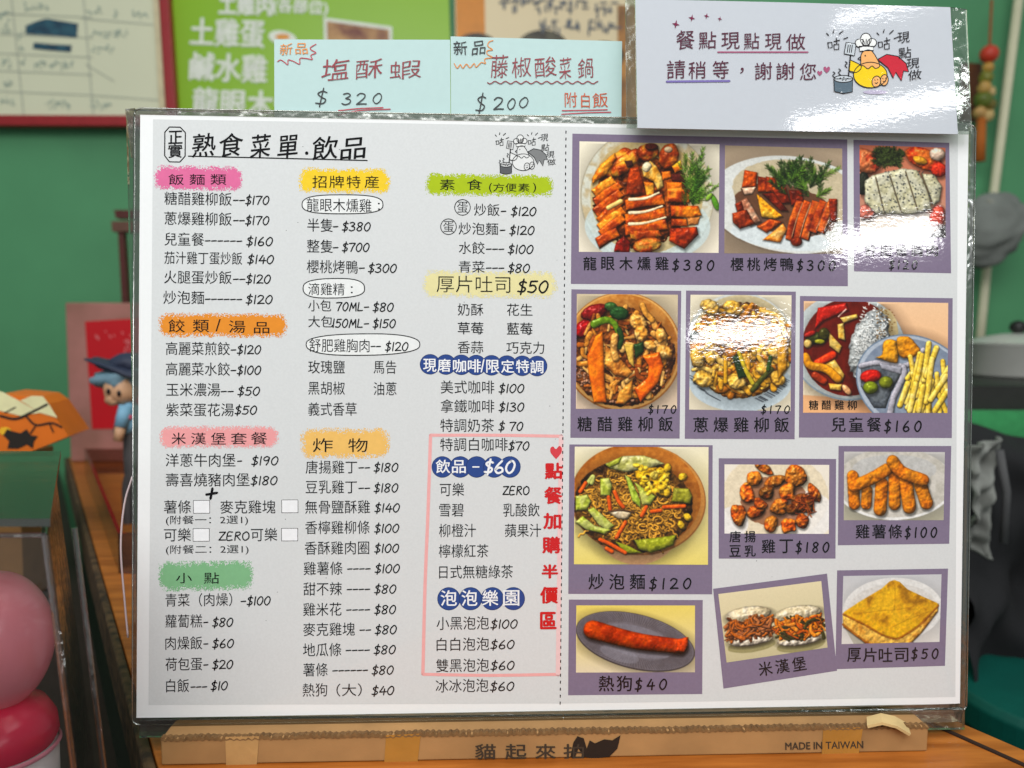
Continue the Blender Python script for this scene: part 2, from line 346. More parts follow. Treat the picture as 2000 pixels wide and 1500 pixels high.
        if not flat and h.shape[0] > 2 and h.shape[1] > 2:
            z = np.sqrt(np.clip(h, 0, 1)) * rp * bulge + tex * .42 * (N1 * 2 + N2 * 4) * min(2.5, rp * .35)
            gy, gx = np.gradient(z); q = 1 / np.sqrt(gx * gx + gy * gy + 1)
            d = (gx * .42 + gy * .62 + .66) * q
            c = c * (amb + (1.18 - amb) * np.clip(d, -.3, 1.1))[..., None]
            c = c * (.66 + .34 * np.clip(h * 2.4, 0, 1))[..., None] * (1 - (.5 * min(1, tex * 2)) * np.clip(N2 * 1.1 + N3 * 1.1 + N1 * .6 - .08, 0, .6))[..., None] * np.array([1.08, 1.06, 1.03])
            c = c + 255 * spec * (np.clip((gx * .25 + gy * .42 + .87) * q, 0, 1) ** 34 * np.clip(.35 + 1.6 * N2 + N1, 0, 1.2))[..., None].clip(0, 1)
        s.c[W] = s.c[W] * (1 - a[..., None]) + c * a[..., None]
    def herb(s, x, y, ang, L, n=12, col=(70, 110, 35), nl=70, w=7):
        a = math.radians(ang)
        for i in range(n):
            t = i / n; px, py = x + math.cos(a) * L * t, y + math.sin(a) * L * t
            for sd in (-1, 1):
                b = a + sd * s.rng.uniform(.35, .8); l = nl * (1 - .55 * t) * s.rng.uniform(.7, 1.2)
                f = s.rng.uniform(.55, 1.5)
                s.tube([(px, py), (px + math.cos(b) * l, py + math.sin(b) * l)], w, tuple(np.array(col) * f), w2=w * .3, sh=.25, tex=0, edge=.02, spec=.1)
    def grain(s, k=2.5): s.c += (s.rng.random(s.c.shape[:2])[..., None] - .5) * 2 * k + (s.N[0] + s.N[1])[..., None] * k
    def done(s):
        p = np.pad(s.c, ((1, 1), (1, 1), (0, 0)), mode='edge'); s.c = s.c * .48 + .13 * (p[:-2, 1:-1] + p[2:, 1:-1] + p[1:-1, :-2] + p[1:-1, 2:])
        l = s.c.mean(2, keepdims=True); s.c = l + (s.c - l) * 1.02; x = np.clip(s.c / 255, 0, 1); s.c = 255 * (x * .86 + .14 * x * x * (3 - 2 * x))
        s.grain(); return np.clip(s.c, 0, 255)

def slice_(c, a, b, w, col, col2, meat=None, n=7):   # a cut slice: flat skin with a soft edge, fine creases and a pale cut side
    a, b = np.array(a, float), np.array(b, float); d = (b - a) / np.linalg.norm(b - a); q = np.array([-d[1], d[0]]); R = c.rng
    if q[1] < 0: q = -q
    j = lambda: R.uniform(-.12, .12, 2) * w
    bow = -q * w * R.uniform(.1, .35)
    P = [a - q * w + j(), (a + b) / 2 - q * w + bow + j() * .4, b - q * w * .9 + j(), b + q * w + j(), (a + b) / 2 + q * w + bow + j() * .4, a + q * w * .95 + j()]
    c.poly([p + q * w * .3 for p in P], tuple(np.array(col2) * .4), w * .5, flat=True, sh=.3)
    c.poly(P, col, w * .8, smooth=False, col2=col2, tex=.45, spec=.5, edge=.08, var=.25, bulge=.7)
    for i in range(n):
        t = R.uniform(.05, .95); p = a + (b - a) * t; c.tube([p - q * w * .7, p + q * w * .6 + d * R.uniform(-8, 8)], 3.5, tuple(np.array(col2) * R.uniform(.55, 1.3)), tex=0, sh=0, spec=0, edge=0, alpha=.3)
    if meat: c.tube([P[0] + q * w * .1, P[1] + q * w * .1, P[2] + q * w * .1], w * .2, meat, w2=w * .12, tex=.15, sh=.1, spec=.1)
def pic_smoked_chicken():
    c = Cv(188, 211, 1433, 1196, 4.545, (240, 231, 208), 3, (236, 226, 205)); R = c.rng
    c.ell(795, 700, 596, 610, 0, (168, 160, 140), flat=True, sh=.3, edge=.0)
    c.ell(797, 697, 586, 600, 0, (196, 178, 142), col2=(205, 205, 190), flat=True, sh=0, edge=0)
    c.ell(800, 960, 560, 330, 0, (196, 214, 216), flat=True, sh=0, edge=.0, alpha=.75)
    c.ell(790, 690, 500, 520, 0, (190, 160, 100), flat=True, sh=0, edge=.1, alpha=.7)
    c.ell(760, 720, 420, 430, 0, (150, 70, 16), col2=(80, 32, 10), sh=0, edge=.2, tex=1., bulge=.1, oc=5)
    O, O2, D, Yl = (222, 112, 18), (178, 62, 8), (120, 40, 10), (238, 168, 50)
    K = dict(tex=.5, spec=.4, edge=.1, var=.25)
    for a, b, w in [((600, 330), (500, 400), 70), ((690, 330), (470, 470), 62), ((520, 470), (590, 430), 55)]: c.tube([a, b], w, Yl, col2=O2, **K)
    c.poly([(505, 305), (520, 360), (440, 500), (310, 590), (300, 540), (380, 410)], (232, 150, 40), 50, col2=O, **K)
    for a, b, w in [((500, 545), (320, 680), 44), ((560, 590), (325, 760), 44), ((565, 660), (335, 850), 48), ((560, 730), (370, 930), 50), ((590, 810), (370, 985), 46), ((590, 880), (385, 1040), 44), ((540, 1010), (350, 1115), 50)]:
        slice_(c, b, a, w * .9, O, O2 if R.random() < .6 else Yl)
    c.tube([(450, 800), (560, 740)], 22, (240, 205, 120), tex=.3, sh=.1)
    c.ell(800, 300, 100, 80, -10, Yl, col2=O2, **K); c.ell(830, 248, 60, 34, 0, (90, 30, 15), **K)
    c.ell(985, 330, 90, 120, 15, (235, 130, 40), col2=O2, **K); c.ell(980, 270, 40, 30, 0, (245, 210, 170), tex=.5, sh=0)
    c.poly([(1090, 360), (1110, 450), (1040, 480), (1010, 420)], (240, 180, 40), 20, col2=O, **K)
    c.poly([(590, 380), (660, 370), (670, 420), (620, 440)], (70, 35, 30), 20, **K)
    c.poly([(640, 440), (720, 430), (760, 560), (790, 690), (605, 685), (615, 540)], O2, 50, col2=D, **K)
    c.poly([(760, 560), (855, 570), (860, 690), (790, 695)], Yl, 34, col2=O, **K)
    c.poly([(740, 440), (820, 370), (880, 420), (930, 520), (940, 600), (890, 640), (850, 560), (760, 520)], (238, 205, 120), 40, col2=(225, 150, 40), **K)
    c.ell(790, 430, 40, 50, 30, (240, 228, 190), tex=.4, sh=0)
    c.poly([(920, 470), (1000, 460), (1010, 520), (930, 550)], O, 24, **K)
    c.poly([(1010, 490), (1130, 480), (1140, 570), (1010, 550)], (88, 30, 22), 30, **K)
    c.poly([(960, 560), (1110, 560), (1110, 640), (970, 640)], O, 34, col2=O2, **K)
    c.poly([(970, 620), (1100, 605), (1180, 680), (1170, 750), (970, 740)], (232, 140, 40), 40, col2=O2, **K)
    for y, q in ((740, 0), (860, 1), (960, 2)):
        p = [(610, y + 10), (770, y - 5), (930 + 25 * q, y - 65)]
        slice_(c, (600, y + 40), (945 + 15 * q, y - 25), 50, O, O2, n=12)
        c.tube([(640, p[0][1] - 28), (780, y - 30), (900 + 30 * q, y - 82)], 17, (246, 232, 196), w2=9, tex=.2, sh=.15, spec=.1)
    c.poly([(630, 1000), (900, 990), (930, 1050), (700, 1090), (650, 1070)], (215, 140, 40), 40, col2=O2, **K)
    c.ell(800, 1130, 130, 70, -10, (200, 150, 60), col2=O2, **K)
    c.poly([(1000, 770), (1250, 770), (1285, 860), (1180, 890), (1010, 870)], (230, 130, 20), 45, col2=O2, **K)
    c.poly([(1010, 890), (1150, 890), (1160, 960), (1010, 960)], (222, 110, 20), 34, col2=O2, **K)
    c.poly([(1150, 880), (1270, 870), (1250, 940), (1160, 950)], (190, 120, 60), 26, **K)
    c.poly([(1000, 975), (1240, 960), (1255, 1030), (1130, 1165), (990, 1090)], (205, 72, 10), 60, col2=(150, 40, 10), **K)
    c.poly([(590, 1045), (650, 1110), (640, 1195), (500, 1190), (520, 1110)], (170, 30, 12), 40, col2=(120, 20, 8), **K)
    for i in range(26):
        c.herb(R.uniform(1120, 1260), R.uniform(440, 760), R.uniform(-110, -20), R.uniform(120, 260), 9, (92, 138, 40) if R.random() < .6 else (50, 88, 26), 62, 8)
    c.ell(1400, 740, 26, 80, -20, (90, 150, 40), tex=.2); c.ell(1345, 690, 22, 44, 40, (130, 170, 60), tex=.2)
    return c.done()
def pic_cherry_duck():
    c = Cv(62, 213, 943, 1020, 3.846, (178, 158, 134), 5, (150, 132, 112)); R = c.rng
    c.ell(570, 660, 640, 372, 6, (120, 104, 88), flat=True, sh=.2, edge=0)
    c.ell(570, 650, 636, 366, 6, (214, 216, 212), flat=True, sh=0, edge=0)
    c.ell(600, 560, 480, 250, 6, (188, 168, 130), flat=True, sh=0, edge=.1, alpha=.75)
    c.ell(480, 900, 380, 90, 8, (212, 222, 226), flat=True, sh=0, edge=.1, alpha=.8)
    c.ell(520, 690, 390, 190, 12, (70, 30, 14), flat=True, sh=0, edge=.25, alpha=.75)
    O, B, M = (206, 88, 20), (132, 38, 10), (216, 176, 150); K = dict(tex=.55, spec=.35, edge=.1, var=.3)
    c.poly([(210, 395), (310, 410), (300, 520), (190, 530)], (196, 80, 14), 30, col2=B, **K); c.poly([(190, 530), (300, 520), (270, 575), (210, 585)], M, 20, **K)
    for x in (340, 400, 450): c.poly([(x - 30, 440), (x + 40, 450), (x + 50, 560), (x - 30, 560)], O, 26, col2=B, **K)
    for p in [[(420, 540), (520, 520), (560, 640), (460, 650)], [(540, 540), (640, 540), (660, 640), (560, 660)], [(340, 570), (430, 560), (540, 700), (480, 700)]]: c.poly(p, B, 30, col2=(90, 22, 10), **K)
    c.poly([(140, 650), (230, 600), (340, 780), (260, 810), (170, 760)], M, 36, col2=(190, 120, 90), **K)
    c.poly([(140, 650), (190, 630), (210, 700), (160, 710)], B, 22, **K)
    c.poly([(120, 720), (230, 690), (290, 800), (180, 840), (125, 790)], (120, 40, 14), 40, col2=(190, 70, 20), **K)
    c.poly([(300, 570), (330, 590), (500, 740), (440, 760), (340, 750)], (232, 150, 20), 30, col2=(245, 190, 60), **K)
    c.poly([(300, 820), (400, 760), (500, 780), (380, 870)], (170, 60, 16), 30, col2=O, **K)
    c.poly([(345, 920), (500, 790), (530, 840), (480, 940)], (226, 128, 30), 30, col2=(236, 180, 100), **K)
    for x in (560, 620, 680, 740, 800):
        y2 = 915 if x < 700 else 860; slice_(c, (x + 66, 620), (x - 22, y2), 30, O if x % 40 else (216, 104, 30), B, None, 12); c.tube([(x + 88, 640), (x + 42, 760), (x + 4, y2 - 20)], 7, (236, 196, 160), w2=3, tex=.1, sh=.1)
    c.poly([(840, 600), (905, 600), (900, 780), (850, 770)], B, 26, **K); c.ell(600, 930, 44, 36, 0, O, col2=B, **K)
    for i in range(30):
        c.herb(R.uniform(430, 800), R.uniform(430, 600), R.uniform(-150, -25), R.uniform(90, 230), 9, (86, 122, 40) if R.random() < .6 else (44, 72, 26), 60, 8)
    return c.done()
def pic_chicken_breast():
    c = Cv(1072, 205, 1720, 903, 3.846, (196, 110, 80), 7, (190, 150, 130)); R = c.rng; K = dict(tex=.4, spec=.3, edge=.12, var=.2)
    c.ell(1110, 330, 120, 90, 30, (205, 70, 40), col2=(225, 130, 80), **K)
    for i in range(70): c.herb(R.uniform(1200, 1390), R.uniform(230, 350), R.uniform(0, 360), 40, 3, (60, 74, 34), 40, 9)
    c.ell(1560, 300, 150, 80, 25, (206, 54, 18), col2=(235, 120, 40), **K); c.ell(1530, 310, 60, 30, 20, (240, 170, 40), **K)
    c.ell(1660, 260, 60, 50, 0, (240, 210, 190), **K); c.ell(1670, 380, 60, 60, 20, (200, 50, 24), **K)
    c.ell(1100, 500, 50, 90, 0, (40, 44, 36), **K)
    c.ell(1330, 800, 330, 130, 0, (226, 214, 204), flat=True, sh=.1); c.ell(1120, 720, 70, 60, 0, (196, 110, 96), **K)
    c.ell(1660, 740, 60, 90, 10, (214, 80, 60), **K); c.poly([(1560, 905), (1720, 800), (1720, 905)], (50, 46, 50), 20, sh=0)
    c.poly([(1110, 480), (1180, 430), (1400, 375), (1510, 385), (1600, 560), (1620, 690), (1470, 730), (1200, 730), (1110, 640)], (188, 186, 156), 60, col2=(206, 206, 186), tex=.3, spec=.1, bulge=.5, var=.12)
    c.poly([(1540, 410), (1640, 415), (1695, 510), (1680, 620), (1630, 660), (1590, 540)], (186, 182, 150), 40, col2=(200, 200, 178), tex=.3, spec=.1)
    for a, b in [((1195, 450), (1260, 725)), ((1300, 430), (1390, 720)), ((1420, 400), (1510, 690)), ((1540, 410), (1620, 650))]: c.tube([a, b], 6, (96, 86, 66), tex=0, sh=.2, spec=0)
    for i in range(330):
        x, y = R.uniform(1120, 1680), R.uniform(390, 720); big = math.exp(-((x - 1340) ** 2 + (y - 510) ** 2) / 7000)
        if 410 - (x - 1110) * .1 < y and R.random() < .45 + big: c.ell(x, y, R.uniform(4, 10), R.uniform(3, 7), R.uniform(0, 180), (52, 56, 60), sh=0, tex=0, flat=True)
    return c.done()
def shreds(c, box, n, cols, L=(60, 150), w=(10, 26), inside=None, K={}):
    R = c.rng
    for i in range(n):
        x, y = R.uniform(box[0], box[2]), R.uniform(box[1], box[3])
        if inside and ((x - inside[0]) / inside[2]) ** 2 + ((y - inside[1]) / inside[3]) ** 2 > 1: continue
        a = R.uniform(0, 6.28); l = R.uniform(*L) / 2; q = R.uniform(-.6, .6); w0 = R.uniform(*w)
        col = cols[R.integers(len(cols))]
        c.tube([(x - math.cos(a) * l, y - math.sin(a) * l), (x + math.sin(a) * l * q, y - math.cos(a) * l * q), (x + math.cos(a) * l, y + math.sin(a) * l)], w0, col, w2=w0 * .7, **{**dict(tex=.5, spec=.35, edge=.12, var=.25), **K})
def pic_sweet_sour_rice():
    c = Cv(165, 112, 1097, 1166, 4.6875, (206, 190, 160), 9, (224, 200, 176)); R = c.rng
    c.ell(590, 640, 545, 545, 0, (160, 100, 40), flat=True, sh=.3, edge=0); c.ell(590, 636, 535, 535, 0, (222, 168, 96), flat=True, sh=0, edge=0)
    c.ell(590, 630, 515, 515, 0, (186, 116, 44), col2=(206, 140, 66), flat=True, sh=0, edge=.02)
    c.ell(590, 690, 478, 452, 0, (140, 78, 28), col2=(84, 40, 16), sh=.3, edge=.08, tex=1.2, bulge=.1, oc=5)
    for i in range(150):
        a = R.uniform(0, 6.28); r = R.uniform(.75, 1); c.ell(590 + 460 * r * math.cos(a), 700 + 420 * r * abs(math.sin(a)), 16, 11, R.uniform(0, 180), (176, 130, 104), tex=.2, spec=.2)
    c.ell(330, 280, 130, 70, -20, (128, 20, 18), tex=.5, spec=.5); c.ell(230, 430, 90, 70, -55, (176, 14, 18), tex=.6, spec=.8)
    ins = (590, 680, 430, 410)
    shreds(c, (200, 260, 1050, 1080), 190, [(206, 132, 44), (222, 158, 74), (176, 94, 26), (226, 176, 100), (150, 74, 22)], (60, 150), (12, 32), ins)
    c.ell(480, 230, 60, 44, 10, (50, 90, 40), tex=.3, spec=.4); c.ell(560, 290, 90, 64, 10, (38, 78, 36), tex=.4, spec=.6)
    c.tube([(330, 390), (430, 350), (510, 380), (550, 470)], 38, (96, 132, 22), w2=24, tex=.3, spec=.5); c.tube([(560, 440), (580, 520), (560, 600)], 24, (40, 70, 30), tex=.2)
    c.tube([(770, 215), (800, 280), (860, 350)], 28, (216, 150, 60), tex=.5, spec=.4)
    for x, y, r in [(730, 370, 90), (760, 470, 80), (940, 490, 70), (970, 640, 84), (840, 580, 60)]: c.ell(x, y, r, r * .75, R.uniform(0, 90), (222, 150, 56), col2=(238, 190, 110), tex=.8, spec=.5, edge=.25)
    c.poly([(340, 500), (410, 450), (420, 640), (430, 900), (450, 1110), (330, 1110), (280, 840), (265, 680)], (236, 128, 14), 40, col2=(224, 104, 8), tex=.25, spec=.6, edge=.03)
    c.poly([(430, 570), (520, 650), (690, 830), (640, 880), (520, 860), (430, 760)], (228, 168, 76), 40, col2=(200, 120, 40), tex=.6, spec=.6)
    c.tube([(520, 500), (510, 610), (530, 700)], 34, (226, 166, 84), tex=.5, spec=.5)
    c.poly([(600, 570), (690, 570), (700, 790), (650, 740)], (220, 180, 80), 26, tex=.3, spec=.4); c.poly([(690, 570), (780, 550), (790, 640), (710, 710)], (34, 62, 28), 30, tex=.2, spec=.5)
    c.poly([(770, 680), (930, 640), (970, 780), (920, 930), (760, 1110), (700, 980), (820, 880), (830, 770)], (238, 118, 12), 40, col2=(226, 92, 8), tex=.3, spec=.7, edge=.03)
    c.poly([(560, 1010), (690, 890), (680, 1060), (610, 1130), (530, 1120)], (212, 150, 60), 36, col2=(190, 110, 30), tex=.6, spec=.4)
    return c.done()
def pic_scallion_rice():
    z = 4.6875; c = Cv(1208, 120, 2138, 1176, z, (232, 222, 196), 11, (224, 214, 190)); R = c.rng   # x beyond 1875 continues the same crop
    c.ell(1670, 640, 520, 540, 0, (176, 180, 178), flat=True, sh=.25, edge=0); c.ell(1670, 630, 510, 530, 0, (206, 210, 206), flat=True, sh=0, edge=0)
    c.ell(1675, 930, 470, 260, 0, (186, 200, 208), flat=True, sh=0, edge=0)
    for i in range(60):
        a = R.uniform(.5, 2.7); x, y = 1670 + 500 * math.cos(a), 640 + 480 * math.sin(a)
        if abs(a - 1.57) > .35: c.tube([(x - 40, y - 20), (x + 30, y + 14)], 4, (54, 58, 66), tex=0, sh=0, flat=True)
    c.ell(1680, 590, 478, 470, 0, (206, 190, 150), flat=True, sh=0, edge=0); c.ell(1675, 630, 462, 440, 0, (176, 116, 24), col2=(112, 62, 14), sh=.3, edge=.06, tex=1.2, bulge=.1, oc=5)
    ins = (1670, 620, 440, 420)
    shreds(c, (1230, 200, 2120, 1050), 270, [(214, 156, 38), (226, 178, 66), (190, 122, 18), (230, 190, 96), (160, 96, 16)], (60, 170), (14, 38), ins)
    for x, y, r in [(1390, 230, 90), (1600, 240, 90), (1280, 700, 90), (1400, 700, 70), (1340, 900, 100), (1640, 920, 90), (1900, 800, 90), (2020, 880, 80), (1990, 640, 80)]: c.ell(x, y, r, r * .72, R.uniform(0, 90), (222, 170, 62), col2=(236, 198, 110), tex=.8, spec=.35, edge=.25)
    c.tube([(1880, 270), (2030, 330), (2080, 480)], 24, (224, 180, 90), tex=.3); c.poly([(2000, 480), (2110, 520), (2100, 800), (2020, 900)], (196, 140, 30), 40, col2=(216, 160, 50), tex=.4)
    c.poly([(1600, 690), (1680, 640), (1740, 870), (1660, 890)], (34, 56, 24), 26, tex=.2, spec=.3); c.tube([(1660, 650), (1720, 800), (1790, 930)], 20, (196, 176, 40), tex=.2)
    c.tube([(1540, 700), (1540, 920)], 20, (214, 160, 30), tex=.2); c.ell(1240, 500, 60, 46, -20, (30, 54, 40), tex=.3)
    c.tube([(1960, 800), (1880, 880), (1790, 990)], 24, (70, 74, 26), tex=.3); c.tube([(1950, 690), (1930, 800)], 20, (50, 80, 30), tex=.3)
    return c.done()
def pic_kids_meal():
    c = Cv(370, 178, 1697, 1204, 4.6875, (240, 196, 156), 13, (238, 178, 128)); R = c.rng; K = dict(tex=.4, spec=.4, edge=.06, var=.18)
    c.poly([(370, 900), (640, 1040), (640, 1060), (370, 1040)], (236, 220, 190), 20, flat=True, sh=0)
    c.ell(780, 600, 530, 490, 12, (150, 166, 178), flat=True, sh=.3, edge=0); c.ell(780, 590, 522, 482, 12, (198, 206, 206), flat=True, sh=0, edge=0)
    c.ell(790, 600, 436, 448, 12, (112, 26, 12), col2=(92, 20, 10), flat=True, sh=.3, edge=.03)
    c.ell(1030, 560, 190, 330, 18, (196, 176, 130), flat=True, sh=0, edge=.1)
    c.ell(970, 570, 170, 330, 17, (196, 204, 208), col2=(176, 186, 194), tex=.9, spec=.1, sh=.3, edge=.15, bulge=.5)
    for i in range(420):
        x, y = R.normal(975, 80), R.normal(560, 150)
        if abs((x - 970) + (y - 570) * .3) < 150: c.ell(x, y, 17, 7, R.uniform(0, 180), (222, 228, 232), tex=0, sh=.16, spec=.0, amb=.8)
    for i in range(60): c.ell(R.uniform(1040, 1210), R.uniform(230, 520), 9, 6, 0, (120, 84, 40), tex=0, sh=0)
    c.poly([(500, 240), (760, 190), (780, 260), (560, 360), (470, 440)], (176, 30, 18), 40, **K); c.tube([(690, 320), (760, 250)], 6, (236, 210, 200), tex=0, sh=0)
    for p in [[(700, 330), (860, 290), (870, 330), (740, 380)], [(680, 390), (740, 375), (755, 540), (690, 520)], [(595, 450), (725, 590), (700, 660), (610, 590)], [(560, 760), (660, 710), (750, 850), (730, 920), (640, 860)], [(600, 930), (730, 940), (720, 1000), (620, 990)]]: c.poly(p, (222, 170, 60), 30, col2=(232, 200, 110), **K)
    c.ell(480, 520, 90, 60, 0, (50, 56, 18), **K); c.ell(560, 480, 50, 60, 0, (64, 62, 20), **K); c.ell(520, 550, 50, 24, 0, (150, 150, 30), **K); c.ell(410, 570, 40, 40, 0, (224, 190, 110), **K); c.ell(430, 480, 60, 26, -20, (160, 30, 20), **K)
    c.tube([(500, 750), (640, 670)], 38, (222, 60, 16), **K); c.tube([(390, 690), (440, 770), (580, 800), (690, 890)], 40, (226, 150, 20), **K); c.tube([(480, 860), (560, 910)], 36, (186, 60, 20), **K); c.ell(770, 990, 60, 30, 50, (226, 170, 120), **K)
    c.ell(1380, 930, 540, 440, 22, (110, 128, 150), flat=True, sh=.35, edge=0); c.ell(1380, 930, 528, 428, 22, (172, 182, 196), flat=True, sh=0, edge=0); c.ell(1390, 930, 500, 400, 22, (138, 150, 168), col2=(120, 132, 152), flat=True, sh=0, edge=0)
    c.poly([(900, 770), (1040, 730), (1210, 790), (1280, 830), (1180, 1010), (1130, 1160), (1020, 1160), (900, 960)], (84, 92, 104), 50, col2=(104, 112, 122), tex=.2, spec=.1, sh=0)
    G = (168, 168, 184)
    c.tube([(900, 770), (1060, 740), (1280, 770), (1380, 720), (1470, 620)], 26, G, tex=.1, sh=.3, spec=.1); c.tube([(1290, 780), (1290, 860), (1200, 1060), (1170, 1200)], 30, G, tex=.1, spec=.1)
    c.poly([(1060, 740), (1280, 780), (1270, 850), (1090, 800)], (150, 152, 168), 26, tex=.1, sh=.1)
    c.poly([(1030, 690), (1090, 660), (1110, 540), (1220, 540), (1240, 720), (1180, 740)], (216, 146, 20), 50, col2=(226, 160, 36), smooth=True, tex=.5, spec=.1)
    c.poly([(1230, 620), (1230, 510), (1330, 495), (1400, 560), (1440, 620), (1380, 690), (1270, 690)], (206, 132, 16), 50, col2=(222, 150, 30), smooth=True, tex=.5, spec=.1)
    c.ell(990, 865, 100, 62, -8, (190, 26, 14), **K); c.ell(1130, 920, 66, 58, 0, (120, 130, 26), **K); c.ell(990, 970, 70, 60, 0, (118, 134, 20), **K)
    for i in range(46):
        x, y = R.uniform(1360, 1680), R.uniform(760, 1140); a = R.uniform(1.2, 2.1); l = R.uniform(120, 230)
        if x - 1230 < (1150 - y) * .2: continue
        c.tube([(x - math.cos(a) * l, y - math.sin(a) * l * .6), (x + math.cos(a) * l * .8, y + math.sin(a) * l * .8)], 24, (232, 194, 62), col2=(240, 212, 110), smooth=False, tex=.2, spec=.2, edge=.04)
    for p in [[(1520, 560), (1480, 900)], [(1590, 600), (1500, 860)], [(1550, 700), (1500, 1100)], [(1680, 860), (1540, 1080)], [(1330, 930), (1260, 1130)], [(1400, 930), (1350, 1180)], [(1470, 960), (1430, 1180)], [(1690, 1000), (1580, 1180)]]: c.tube(p, 28, (236, 200, 72), col2=(244, 220, 126), tex=.2, spec=.25, edge=.04)
    return c.done()
def pic_fried_noodles():
    c = Cv(150, 104, 1377, 1186, 4.6875, (238, 230, 200), 15, (232, 214, 120)); R = c.rng; K = dict(tex=.4, spec=.35, edge=.08, var=.2)
    c.ell(730, 760, 420, 430, 0, (204, 160, 116), flat=True, sh=.2, edge=0)
    c.ell(735, 590, 622, 512, 6, (150, 96, 50), flat=True, sh=.2, edge=0); c.ell(735, 585, 612, 505, 6, (202, 140, 70), flat=True, sh=0, edge=0)
    c.ell(720, 560, 590, 480, 6, (168, 96, 28), col2=(196, 122, 44), flat=True, sh=0, edge=0); c.ell(720, 220, 400, 110, 0, (190, 118, 40), flat=True, sh=0, alpha=.6)
    c.ell(690, 650, 545, 428, 6, (120, 80, 26), col2=(70, 40, 14), sh=.35, edge=.05, tex=1.2, bulge=.1, oc=5)
    ins = (690, 640, 520, 410)
    for i in range(620):
        x, y = R.uniform(170, 1220), R.uniform(250, 1060)
        if ((x - 680) / 460) ** 2 + ((y - 650) / 330) ** 2 > 1: continue
        a = R.uniform(0, 6.28); r = R.uniform(22, 52); n = R.integers(5, 9); f = R.uniform(.6, 1.2)
        if R.random() < .6: pts = [(x + r * math.cos(a + k * .7), y + r * .8 * math.sin(a + k * .7)) for k in range(n)]
        else: pts = [(x + k * 26 * math.cos(a) - 12 * (k % 2) * math.sin(a), y + k * 26 * math.sin(a) + 12 * (k % 2) * math.cos(a)) for k in range(n)]
        c.tube(pts, 9, tuple(np.array((206, 150, 52)) * f), tex=.05, spec=.25, edge=.02, sh=.4)
    Gn, G2 = (166, 182, 62), (200, 210, 118)
    c.poly([(430, 260), (600, 190), (780, 185), (900, 220), (980, 262), (820, 310), (620, 340), (480, 310)], (176, 178, 96), 50, col2=(206, 206, 150), **K); c.poly([(430, 270), (590, 190), (560, 260), (470, 300)], (150, 160, 50), 20, **K)
    c.poly([(160, 560), (270, 545), (305, 610), (270, 690), (165, 695)], Gn, 40, col2=G2, **K); c.poly([(385, 400), (470, 390), (500, 470), (480, 560), (390, 555)], Gn, 40, col2=G2, **K); c.tube([(250, 470), (320, 380), (310, 440)], 20, G2, **K)
    c.poly([(270, 690), (330, 660), (520, 830), (460, 880), (380, 830)], Gn, 30, col2=G2, **K); c.poly([(160, 800), (230, 740), (340, 830), (490, 870), (430, 910), (260, 870)], (166, 188, 50), 34, col2=G2, **K)
    c.poly([(610, 360), (660, 390), (760, 600), (760, 670), (680, 600)], (156, 186, 50), 30, col2=G2, **K); c.poly([(690, 420), (780, 480), (900, 560), (850, 640), (770, 640), (740, 520)], (170, 184, 70), 40, col2=(200, 204, 110), **K)
    c.poly([(1060, 480), (1200, 490), (1230, 560), (1210, 630), (1040, 610)], (140, 140, 30), 40, col2=(160, 160, 50), **K); c.poly([(700, 960), (900, 940), (1090, 910), (1060, 1010), (860, 1080), (740, 1050)], (130, 140, 24), 50, col2=(160, 166, 44), **K); c.poly([(520, 970), (640, 1010), (780, 1080), (620, 1090)], (140, 150, 30), 30, **K)
    c.poly([(700, 330), (800, 300), (940, 290), (1040, 320), (1010, 420), (1030, 540), (930, 560), (860, 480), (760, 440), (710, 390)], (236, 192, 24), 50, col2=(214, 160, 16), tex=1.6, spec=.4, edge=.3, var=.3)
    for i in range(26): c.ell(R.normal(880, 90), R.normal(420, 70), 34, 22, R.uniform(0, 180), (240, 200, 36), col2=(246, 222, 90), tex=1.2, spec=.3, edge=.4, sh=.08)
    for x, y in ((950, 480), (1000, 530), (900, 520), (1000, 300), (1140, 380), (1130, 820), (1190, 750)): c.ell(x, y, 44, 34, R.uniform(0, 180), (226, 186, 40), tex=.8, edge=.3)
    for x, y in ((860, 430), (915, 540), (820, 375)): c.ell(x, y, 22, 14, 30, (60, 40, 20), sh=0)
    Or = (224, 92, 16)
    for p in [[(205, 520), (255, 440)], [(465, 570), (480, 680)], [(520, 520), (560, 610), (600, 660)], [(770, 740), (810, 660)], [(970, 660), (1160, 650)], [(540, 940), (620, 800)], [(390, 960), (480, 1000), (620, 1080)], [(860, 700), (940, 690)], [(450, 1040), (500, 1070)]]: c.tube(p, 19, Or, tex=.2, spec=.4, edge=.04)
    c.poly([(460, 710), (560, 690), (680, 710), (640, 770), (560, 770)], (206, 186, 150), 30, col2=(226, 210, 180), **K); c.tube([(470, 705), (570, 686), (690, 705)], 8, (90, 60, 40), tex=0)
    return c.done()
def lump(c, x, y, rx, ry, a, col, col2):
    R = c.rng; n = 9; t0 = math.radians(a); p = []
    for k in range(n):
        t = k / n * 6.283; r = R.uniform(.8, 1.12); u, v = rx * r * math.cos(t), ry * r * math.sin(t)
        p.append((x + u * math.cos(t0) - v * math.sin(t0), y + u * math.sin(t0) + v * math.cos(t0)))
    c.poly(p, col, min(rx, ry) * .75, col2=col2, smooth=True, tex=1.0, spec=.45, edge=.14, var=.3, amb=.4)
